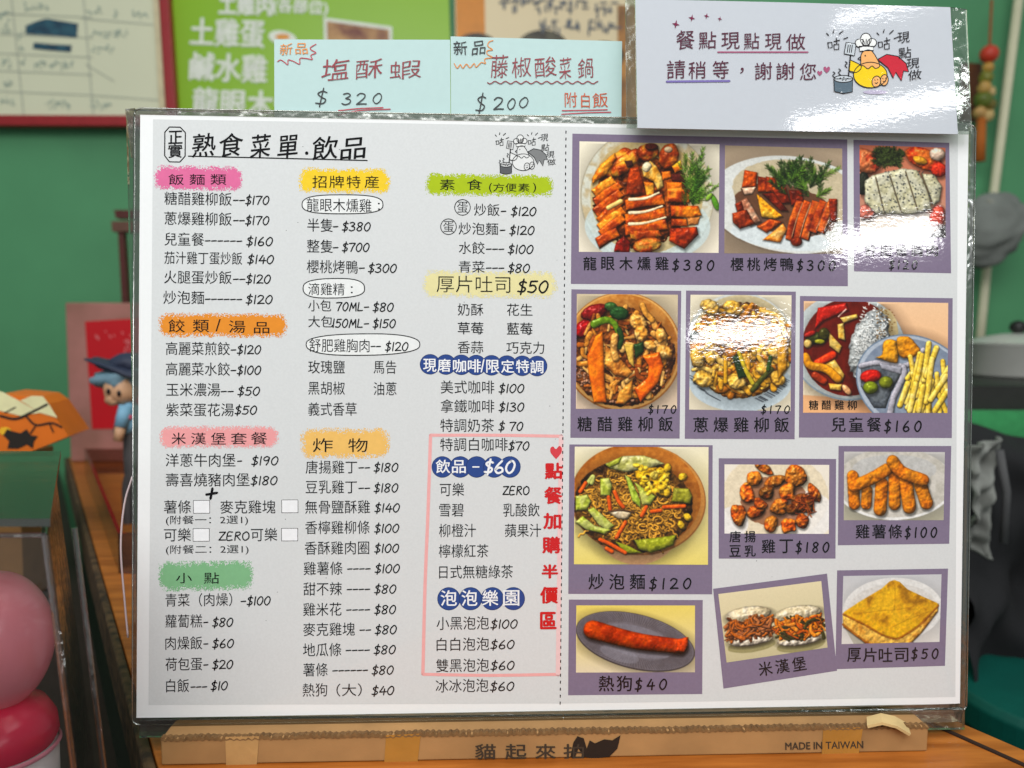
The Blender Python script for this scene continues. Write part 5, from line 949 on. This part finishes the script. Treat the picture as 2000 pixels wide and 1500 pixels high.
for i in range(nb_ // 2 + 1):
    a_ = math.pi * i / (nb_ // 2)
    for j in range(nb_):
        b_ = 2 * math.pi * j / nb_; u_ = np.array([math.sin(a_) * math.cos(b_), math.sin(a_) * math.sin(b_), math.cos(a_)])
        cr_f = sum(abs(math.sin(u_ @ d_ * 2.6 + k_ * 1.7)) for k_, d_ in enumerate(dirs)) / 9; Vb.append(p0 + u_ * np.array([.062, .045, .066]) * (.62 + .62 * cr_f) + np.array([.012 * u_[2], 0, 0]))
t.add(Vb, [(i * nb_ + j, i * nb_ + (j + 1) % nb_, (i + 1) * nb_ + (j + 1) % nb_, (i + 1) * nb_ + j)[::-1] for i in range(nb_ // 2) for j in range(nb_)], gm)
t.tube([at(1928, 392, 1.04), at(1944, 398, 1.04), at(1950, 390, 1.06)], .004, mat('cloth_tie', (150, 150, 140), .8)); o = t.build('cloth_bundle', smooth=True, loc=tuple(at(1932, 500, 1.06))); tag(o, 'grey cloth bundle tied to the cream pipe', 'cloth')
# dark side cabinet with pot, beyond the counter
sc_ = thing('side_cabinet', (.95, .75, -.8), 'low dark cabinet at the right edge carrying a steel pot', 'cabinet')
dm = mat('dark_cabinet', (40, 40, 38), .5, var=.15); ztc = at(1950, 735, .74)[2]
MB().hexa([(.42, .55, ztc), (1.5, .55, ztc), (1.5, .55, -.8), (.42, .55, -.8), (.42, 1.1, ztc), (1.5, 1.1, ztc), (1.5, 1.1, -.8), (.42, 1.1, -.8)], dm).build('cabinet_body', sc_)
t = MB(); t.hexa([(.5, .53, ztc - .03), (.8, .53, ztc - .03), (.8, .53, ztc - .09), (.5, .53, ztc - .09), (.5, .549, ztc - .03), (.8, .549, ztc - .03), (.8, .549, ztc - .09), (.5, .549, ztc - .09)], mat('green_towel', (60, 150, 90), .9, var=.2)); t.build('towel', sc_)
t = MB(); t.hexa([(.42, .52, ztc - .12), (1.2, .52, ztc - .12), (1.2, .52, ztc - .16), (.42, .52, ztc - .16), (.42, .549, ztc - .12), (1.2, .549, ztc - .12), (1.2, .549, ztc - .16), (.42, .549, ztc - .16)], mat('ochre_rail', (120, 90, 40), .6)); t.build('rail', sc_)
pc = at(1985, 700, .74); pc[2] = ztc
pot = thing('steel_pot', tuple(pc), 'shiny steel pot with a lid on the dark cabinet at the right edge', 'pot')
stl = mat('brushed_steel', (226, 226, 220), .3, .35, var=.06, scale=30)
t = MB(); t.lathe(pc, [(.0, .0005), (.062, .0005), (.066, .004), (.066, .046), (.07, .048), (.07, .05)], stl, 48); t.build('pot_body', pot, smooth=True)
t = MB(); t.lathe(pc, [(.07, .0505), (.05, .058), (.02, .064), (0, .065)], stl, 48); t.build('lid', pot, smooth=True)
t = MB(); t.ball(pc + [0, 0, .074], (.012, .012, .01), mat('black_knob', (30, 30, 30), .4)); t.build('lid_knob', pot, smooth=True)
# chair with a draped jacket, and the teal stool
ch = thing('chair', (.36, .45, -.8), 'chair with a dark back, mostly hidden under the grey jacket', 'chair')
cm = mat('dark_chair_frame', (34, 32, 32), .5); sx = at(1960, 1000, .42)[0]
t = MB(); t.hexa([(sx - .05, .47, .075), (sx + .3, .47, .075), (sx + .3, .47, -.3), (sx - .05, .47, -.3), (sx - .05, .5, .075), (sx + .3, .5, .075), (sx + .3, .5, -.3), (sx - .05, .5, -.3)], cm); t.build('backrest', ch, bevel=.01)
t = MB(); t.hexa([(sx - .05, .5, -.3), (sx + .3, .5, -.3), (sx + .3, .5, -.34), (sx - .05, .5, -.34), (sx - .05, .9, -.3), (sx + .3, .9, -.3), (sx + .3, .9, -.34), (sx - .05, .9, -.34)], cm); t.build('seat', ch, bevel=.008)
for lx in (sx - .03, sx + .28):
    for ly in (.5, .88): t = MB(); t.tube([(lx, ly, -.34), (lx, ly, -.8)], .014, cm); t.build('leg', ch, smooth=True)
jk = MB(); nu, nv = 60, 46; rg = np.random.default_rng(3); N_ = vnoise(nv + 1, nu + 1, 9, rg) * .075 + vnoise(nv + 1, nu + 1, 4, rg) * .035
V = []
for j in range(nv + 1):
    for i in range(nu + 1):
        u, v = i / nu, j / nv; ztop = .088 + .012 * math.sin(u * 5) - .05 * max(0, .25 - u) ; z = ztop - v * .43
        yy = .455 - .055 * math.sin(min(1, v * 1.6) * 1.6) - N_[j, i] - .03 * math.sin(u * 9 + v * 3) * v
        if v < .06: yy += (.06 - v) * .7
        V.append((sx - .085 + .03 * math.sin(v * 4) + u * .36, yy, z + .012 * math.sin(u * 11)))
F = [(j * (nu + 1) + i, (j + 1) * (nu + 1) + i, (j + 1) * (nu + 1) + i + 1, j * (nu + 1) + i + 1) for j in range(nv) for i in range(nu)]
jk.add(V, F, mat('black_jacket_cloth', (30, 30, 33), .9, var=.25, scale=14, bump=.002)); jb = jk
jko = thing('jacket', (sx + .1, .45, .09), 'grey and black jacket hung over the chair at the right edge', 'jacket')
o = jb.build('black_cloth', jko, smooth=True)
t = MB(); gj = mat('grey_jacket_cloth', (132, 134, 130), .9, var=.2, scale=18, bump=.003); rg = np.random.default_rng(12)
sv = MB(); nu2, nv2 = 26, 70; Nn = vnoise(nv2 + 1, nu2 + 1, 6, rg) * .014 + vnoise(nv2 + 1, nu2 + 1, 13, rg) * .03; Vs = []
for j_ in range(nv2 + 1):                                # a draped sleeve with long and cross folds
    for i_ in range(nu2 + 1):
        u_, v_ = i_ / nu2, j_ / nv2; wl = 1880 + 14 * v_; wr = 1948 - 16 * v_ + 5 * math.sin(v_ * 9)
        p_ = at(wl + (wr - wl) * u_, 868 + 190 * v_ - 16 * u_ * (1 - v_) + 26 * (1 - abs(2 * u_ - 1)) * v_, .385)
        fold = .007 * math.sin(u_ * 9 + v_ * 2.5) + .004 * math.sin((v_ * 1.3 + u_ * .5) * 21)
        Vs.append(p_ + np.array([0, -.012 * math.sin(math.pi * min(1, u_ * 1.1)) - fold - Nn[j_, i_] * .6, 0]))
Fs = [(j_ * (nu2 + 1) + i_, (j_ + 1) * (nu2 + 1) + i_, (j_ + 1) * (nu2 + 1) + i_ + 1, j_ * (nu2 + 1) + i_ + 1) for j_ in range(nv2) for i_ in range(nu2)]
sv.add(Vs, Fs, gj); o = sv.build('grey_sleeve', jko, smooth=True); sb_ = o.modifiers.new('s', 'SOLIDIFY'); sb_.thickness = .004
t = MB(); t.tube([at(1952, 880, .37), at(1966, 960, .372), at(1960, 1060, .375)], .004, mat('jacket_piping', (84, 84, 86), .8), 8); t.build('piping', jko, smooth=True)
ts = atz(2110, 1340, -.15); st_ = thing('stool', (ts[0], ts[1], -.8), 'round teal topped stool beside the counter at the lower right', 'stool')
tm = mat('teal_vinyl', (10, 88, 78), .45, var=.12, scale=30)
t = MB(); t.lathe((ts[0], ts[1], -.19), [(0, 0), (.118, 0), (.123, .006), (.124, .03), (.119, .038), (.1, .04), (0, .04)], tm, 64); t.build('seat', st_, smooth=False, bevel=.002)
for k in range(4): a = k * math.pi / 2 + .6; t = MB(); t.tube([(ts[0] + .08 * math.cos(a), ts[1] + .08 * math.sin(a), -.191), (ts[0] + .13 * math.cos(a), ts[1] + .13 * math.sin(a), -.8)], .011, stl); t.build('leg', st_, smooth=True)

# ================================================================ left side
sh_m = mat('dark_side_table', (40, 32, 28), .6, var=.2); zs = -.055
sd = thing('side_table', tuple(eL[1] - nE * .3 - UP * (.8 + eL[1][2])), 'dark side table left of the counter, under the clear case', 'table')
A2, B2 = eL[0] - nE * .009 - dE * .24, eL[1] - nE * .009 + dE * .3
for p_ in (A2, B2): p_[2] = zs
MB().slab([A2 - nE * .7, B2 - nE * .7, B2, A2], UP, .03, sh_m).build('tabletop', sd)
q = [A2 - nE * .65 + dE * .05, B2 - nE * .65 - dE * .05, B2 - nE * .04 - dE * .05, A2 - nE * .04 + dE * .05]
for p_ in q: t = MB(); p_ = np.array(p_); t.tube([(p_[0], p_[1], zs - .03), (p_[0], p_[1], -.8)], .02, sh_m); t.build('leg', sd)
# red display box at the back of the counter
yb = .80; rb_ = thing('display_box', tuple(at(215, 890, yb) * [1, 1, 0]), 'tall pinkish display box with a bright red front panel on the counter', 'box')
zr = at(200, 592, yb)[2]; xa, xb = at(131, 700, yb)[0], at(300, 700, yb)[0]
pkm = mat('pink_worn_acrylic', (176, 120, 112), .35, var=.25, scale=14, rgb2=(150, 104, 92)); 
MB().hexa([(xa, yb, zr), (xb, yb, zr), (xb, yb, .001), (xa, yb, .001), (xa - .02, yb + .13, zr + .004), (xb, yb + .13, zr + .004), (xb, yb + .13, .001), (xa - .02, yb + .13, .001)], pkm).build('box_shell', rb_, bevel=.002)
RP = Plane((0, yb - .001, 0), WN); rp = Pen(RP, base=.0005); t = MB(); t.slab(RP.px([(166, 628), (300, 620), (300, 836), (180, 838)]), WN, .0009, mat('bright_red_panel', (196, 12, 28), .4, var=.08, scale=12)); t.build('red_panel', rb_)
t = MB(); rg = random.Random(2); wr = mat('panel_white_mark', (226, 120, 124), .5)
for x, y, n_ in ((176, 656, 3), (206, 656, 3), (236, 660, 6), (236, 680, 5)):
    for k in range(n_): a = (x + rg.uniform(0, 18), y + rg.uniform(-8, 8)); rp.stroke(t, [a, (a[0] + rg.uniform(-6, 6), a[1] + rg.uniform(-6, 6))], 2.6, wr, 2, smooth=False)
t.build('panel_marks', rb_)
# dark wooden T stand behind
yw = 1.0; wsn = thing('wooden_stand', tuple(at(240, 600, yw)), 'dark red wooden stand with two crossbars standing on the display box', 'stand'); wdm = mat('dark_red_wood', (84, 34, 30), .5, var=.2)
def slabpx(y, px, th, M): return MB().slab(Plane((0, y, 0), WN).px(px), WN, th, M)
slabpx(yw, [(222, 410), (330, 410), (330, 426), (226, 426)], .02, wdm).build('crossbar', wsn); slabpx(yw - .005, [(217, 432), (330, 430), (330, 452), (219, 452)], .03, mat('brown_wood', (104, 70, 56), .5, var=.2)).build('crossbar', wsn)
yw2 = .86; slabpx(yw, [(230, 452), (241, 452), (250, 600), (238, 600)], .014, wdm).build('post', wsn)
slabpx(yw, [(228, 600), (262, 600), (262, 640), (228, 640)], .02, wdm).build('post', wsn) if False else None
# figurine in front of the red box
yf = .44; fg_ = thing('figurine', tuple(at(250, 1046, yf) * [1, 1, 0]), 'small toy figurine in a dark blue hat and light blue shirt', 'figurine')
sk = mat('figurine_skin', (206, 160, 124), .5); fb_ = at(246, 800, yf)
px2m = lambda n_: n_ / FPX * (yf - CP[1])
bm_ = bpy.data.meshes.new('body'); J = [(256, 905), (256, 850), (254, 800), (250, 775), (236, 812), (226, 850), (272, 812), (280, 850), (248, 960), (250, 1040), (266, 960), (268, 1040)]
ED = [(0, 1), (1, 2), (2, 3), (2, 4), (4, 5), (2, 6), (6, 7), (0, 8), (8, 9), (0, 10), (10, 11)]; RR = [15, 15, 14, 12, 8, 7, 8, 7, 10, 9, 10, 9]
base = origin(fg_); bm_.from_pydata([tuple(at(x, y, yf) - base) for x, y in J], ED, []); bo = bpy.data.objects.new('body', bm_); COL.objects.link(bo); bo.parent = fg_
bo.modifiers.new('skin', 'SKIN'); su = bo.modifiers.new('sub', 'SUBSURF'); su.levels = su.render_levels = 2
if not bm_.skin_vertices: 
    bpy.context.view_layer.objects.active = bo
    bpy.ops.mesh.customdata_skin_add() if bpy.ops.mesh.customdata_skin_add.poll() else None
for i, r in enumerate(RR):
    s_ = bm_.skin_vertices[0].data[i]; s_.radius = (px2m(r), px2m(r)); s_.use_root = i == 0
bm_.materials.append(mat('figurine_grey', (84, 82, 84), .6))
t = MB(); t.ball(at(238, 762, yf - .004), (px2m(32), px2m(30), px2m(30)), sk, .05, 2); t.ball(at(220, 780, yf - .012), (px2m(14), px2m(12), px2m(12)), sk, .1, 3); hd_ = t.build('head', fg_, smooth=True)
t = MB(); t.ball(at(246, 742, yf), (px2m(52), px2m(34), px2m(30)), mat('figurine_blue_hair', (112, 146, 164), .6), .3, 5, 26); t.build('hair', fg_, smooth=True)
t = MB()
for ex_, ey_ in ((226, 762), (246, 766)): t.ball(at(ex_, ey_, yf - .004) + [0, -px2m(29), 0], (px2m(4), px2m(2), px2m(6)), mat('figurine_eye', (30, 24, 24), .3))
t.build('eyes', fg_, smooth=True)
t = MB(); t.ball(at(258, 812, yf - .003) + [0, -px2m(20), 0], (px2m(9), px2m(3), px2m(6)), mat('figurine_badge', (214, 70, 96), .5)); t.build('badge', fg_, smooth=True)
t = MB(); hc = at(246, 722, yf); rt = Matrix.Rotation(R_(-16), 3, 'Y'); hm = mat('figurine_navy', (44, 52, 74), .6)
t.ball(hc, (px2m(72), px2m(40), px2m(11)), hm, .12, 4, 28, rt.inverted()); t.ball(hc + [.004, 0, px2m(12)], (px2m(36), px2m(30), px2m(20)), hm, .1, 6, 24); t.build('hat', fg_, smooth=True)
t = MB(); t.ball(at(252, 815, yf - .003), (px2m(24), px2m(20), px2m(32)), mat('figurine_sky', (126, 176, 206), .6), .15, 3); t.tube([at(246, 792, yf - .012), at(236, 834, yf - .016)], px2m(12), mat('figurine_sky', (126, 176, 206), .6), 12); t.build('shirt', fg_, smooth=True)
t = MB(); t.tube([at(236, 832, yf - .016), at(230, 862, yf - .018)], px2m(10), sk, 12, px2m(8)); t.build('forearm', fg_, smooth=True)
# clear tray on the counter
ty = [atz(150, 838 + 60, .0), atz(262, 838 + 60, .0)]
tr = thing('clear_tray', tuple(atz(240, 1010, 0)), 'low clear acrylic tray on the counter beside the menu', 'tray'); tc = clear('tray_acrylic', (214, 196, 190), .12, .08)
q0, q1, q2, q3 = atz(168, 925, 0), atz(330, 925, 0), atz(380, 1120, 0), atz(236, 1120, 0)
for a, b in ((q0, q3), (q0, q1), (q3, q2), (q1, q2)):
    d = (b - a) / np.linalg.norm(b - a); nn = np.array([-d[1], d[0], 0]) * .0015; hgt = UP * .035
    t = MB(); t.hexa([a + hgt - nn, b + hgt - nn, b - nn + UP * .0005, a - nn + UP * .0005, a + hgt + nn, b + hgt + nn, b + nn + UP * .0005, a + nn + UP * .0005], tc); t.build('tray_wall', tr)
# orange treat box on a brown carton
yo = .36; kb = MB(); zo = at(60, 890, yo)[2]; x0_, x1_ = at(-60, 900, yo)[0], at(36, 900, yo)[0]
kb.hexa([(x0_, yo + .0, zo), (x1_, yo, zo), (x1_, yo, zs), (x0_, yo, zs), (x0_, yo + .06, zo), (x1_, yo + .06, zo), (x1_, yo + .06, zs), (x0_, yo + .06, zs)], mat('kraft_carton', (128, 92, 50), .85, var=.12)); o = kb.build('kraft_carton', loc=(x0_ / 2 + x1_ / 2, yo + .06, zs)); tag(o, 'plain brown carton under the orange treat box, behind the clear case', 'box')
tb = thing('treat_box', tuple(at(60, 890, yo + .02)), 'orange paper treat box with black branches and cream top', 'box')
om = mat('orange_card', (220, 110, 22), .5, var=.12, scale=20); OP = Plane((0, yo + .01, 0), np.array([.12, -1, .0])); op = Pen(OP, base=.0006)
bodyq = [(-60, 800), (0, 770), (28, 772), (70, 776), (90, 790), (134, 852), (60, 882), (-60, 890)]
t = MB(); t.slab(OP.px(bodyq), OP.n, .05, om); t.build('box_body', tb)
t = MB(); op.fill(t, [(40, 782), (62, 773), (84, 774), (96, 790), (112, 816), (78, 806)], mat('cream_card', (232, 226, 176), .5), 1); op.fill(t, [(-10, 762), (6, 766), (40, 784), (78, 806), (40, 812), (-10, 800)], mat('cream_card', (232, 226, 176), .5), 1.2); t.build('cream_top', tb)
bk = mat('black_card_print', (34, 26, 20), .6); t = MB()
for s_, w_ in (([(0, 812), (30, 818), (60, 806), (92, 790)], 5), ([(50, 812), (70, 830), (100, 826), (120, 834)], 4), ([(70, 830), (60, 846)], 3), ([(96, 826), (104, 844)], 3), ([(10, 806), (30, 796)], 3)): op.stroke(t, s_, w_, bk, 2)
op.fill(t, [(6, 850), (14, 838), (24, 842), (40, 846), (52, 838), (60, 850), (74, 852), (66, 862), (64, 876), (52, 868), (36, 876), (14, 876), (18, 862)], bk, 2); op.ell(t, 10, 842, 12, 8, mat('yellow_moon_print', (236, 180, 40), .5), 1.5); t.build('printed_branches', tb)
# clear display case with a pink ornament at the lower left
case = thing('display_case', tuple(at(20, 1700, -.03) * [1, 1, 0] + [0, 0, zs]), 'clear acrylic display case at the lower left edge', 'case')
ca = clear('case_acrylic', (243, 241, 242), .02, .04); ce = clear('case_edge', (214, 200, 202), .14, .12)
yn, yf2 = -.085, .06; zc = at(80, 1045, yn)[2]; xn, xnb = at(86, 1045, yn)[0], at(165, 1500, yn)[0]; xf = xn - .075
L0 = xn - .16
fb4 = [np.array([L0, yn, zc]), np.array([xn, yn, zc]), np.array([xnb + .004, yn, zs + .001]), np.array([L0, yn, zs + .001])]
bb4 = [np.array([L0 - .075, yf2, zc]), np.array([xf, yf2, zc]), np.array([xf + .018, yf2, zs + .001]), np.array([L0 - .075, yf2, zs + .001])]
def pane(a, b, c_, d, name, M=ca): n_ = np.cross(b - a, d - a); n_ = n_ / np.linalg.norm(n_); t = MB(); t.slab([a, b, c_, d], n_, .0016, M); return t.build(name, case)
pane(*fb4, 'front_pane'); pane(fb4[1], bb4[1], bb4[2], fb4[2], 'side_pane')
t = MB(); t.slab([fb4[0] + UP * .004 + [0, -.003, 0], fb4[1] + UP * .004 + [.004, -.003, 0], bb4[1] + UP * .004 + [.004, .003, 0], bb4[0] + UP * .004 + [0, .003, 0]], -UP, .003, clear('case_lid', (206, 200, 196), .16, .12)); t.build('lid', case)
for a, b in ((fb4[0], fb4[1]), (fb4[1], bb4[1]), (fb4[1], fb4[2]), (bb4[1], bb4[2]), (bb4[0], bb4[1]), (fb4[1] + [.006, .01, 0], fb4[2] + [.006, .01, 0])):
    t = MB(); t.tube([a, b], .001, ce, 8); t.build('edge_strip', case)
t = MB(); t.hexa([fb4[3] + UP * .004, fb4[2] + UP * .004, fb4[2], fb4[3], bb4[3] + UP * .004, bb4[2] + UP * .004, bb4[2], bb4[3]], mat('case_base_black', (24, 24, 26), .4)); t.build('base', case)
yo2 = -.03; oc_ = at(-8, 1300, yo2); zb = zs + .0055
orn2 = thing('ornament', (oc_[0], yo2, zb), 'glossy pink egg shaped ornament on a red and white pot inside the clear case', 'ornament')
k_ = (yo2 - CP[1]) / FPX; zz = lambda y: at(0, y, yo2)[2]; c0 = np.array([oc_[0], yo2, 0])
pkg = mat('glossy_pink', (244, 150, 162), .22, var=.05, spec=.6); cr_ = mat('crimson_gloss', (224, 34, 76), .25, spec=.6); wg = mat('white_gloss', (236, 234, 232), .25, spec=.6)
R0 = 104 * k_
t = MB(); t.lathe(c0, [(R0 * math.sin(a) * .98, (zz(1118) + zz(1385)) / 2 + math.cos(a) * (zz(1118) - zz(1385)) / 2) for a in np.linspace(0, math.pi, 28)][::-1], pkg, 48); t.build('pink_egg', orn2, smooth=True)
t = MB(); t.lathe(c0, [(R0 * .92, zz(1458)), (R0 * 1.0, zz(1440)), (R0 * .96, zz(1410)), (R0 * .8, zz(1382)), (R0 * .5, zz(1364))], cr_, 48); t.build('red_collar', orn2, smooth=True)
t = MB(); t.lathe(c0, [(0, zb), (R0 * .9, zb), (R0 * .96, zb + .004), (R0 * .98, zz(1466)), (R0 * .9, zz(1458))], wg, 48); t.build('white_pot', orn2, smooth=True)
t = MB(); t.lathe(c0, [(R0 * .99, zz(1466)), (R0 * 1.03, zz(1461)), (R0 * .99, zz(1456))], mat('pink_band', (236, 150, 168), .3), 48); t.build('pink_band', orn2, smooth=True)

for a, z_ in ((-.35, 1492), (-1.15, 1500)):
    t = MB(); t.ball(c0 + np.array([R0 * .97 * math.sin(a + .9), -R0 * .97 * math.cos(a + .9), zz(z_)]), (R0 * .16, R0 * .03, R0 * .16), cr_); t.build('red_dot', orn2, smooth=True)
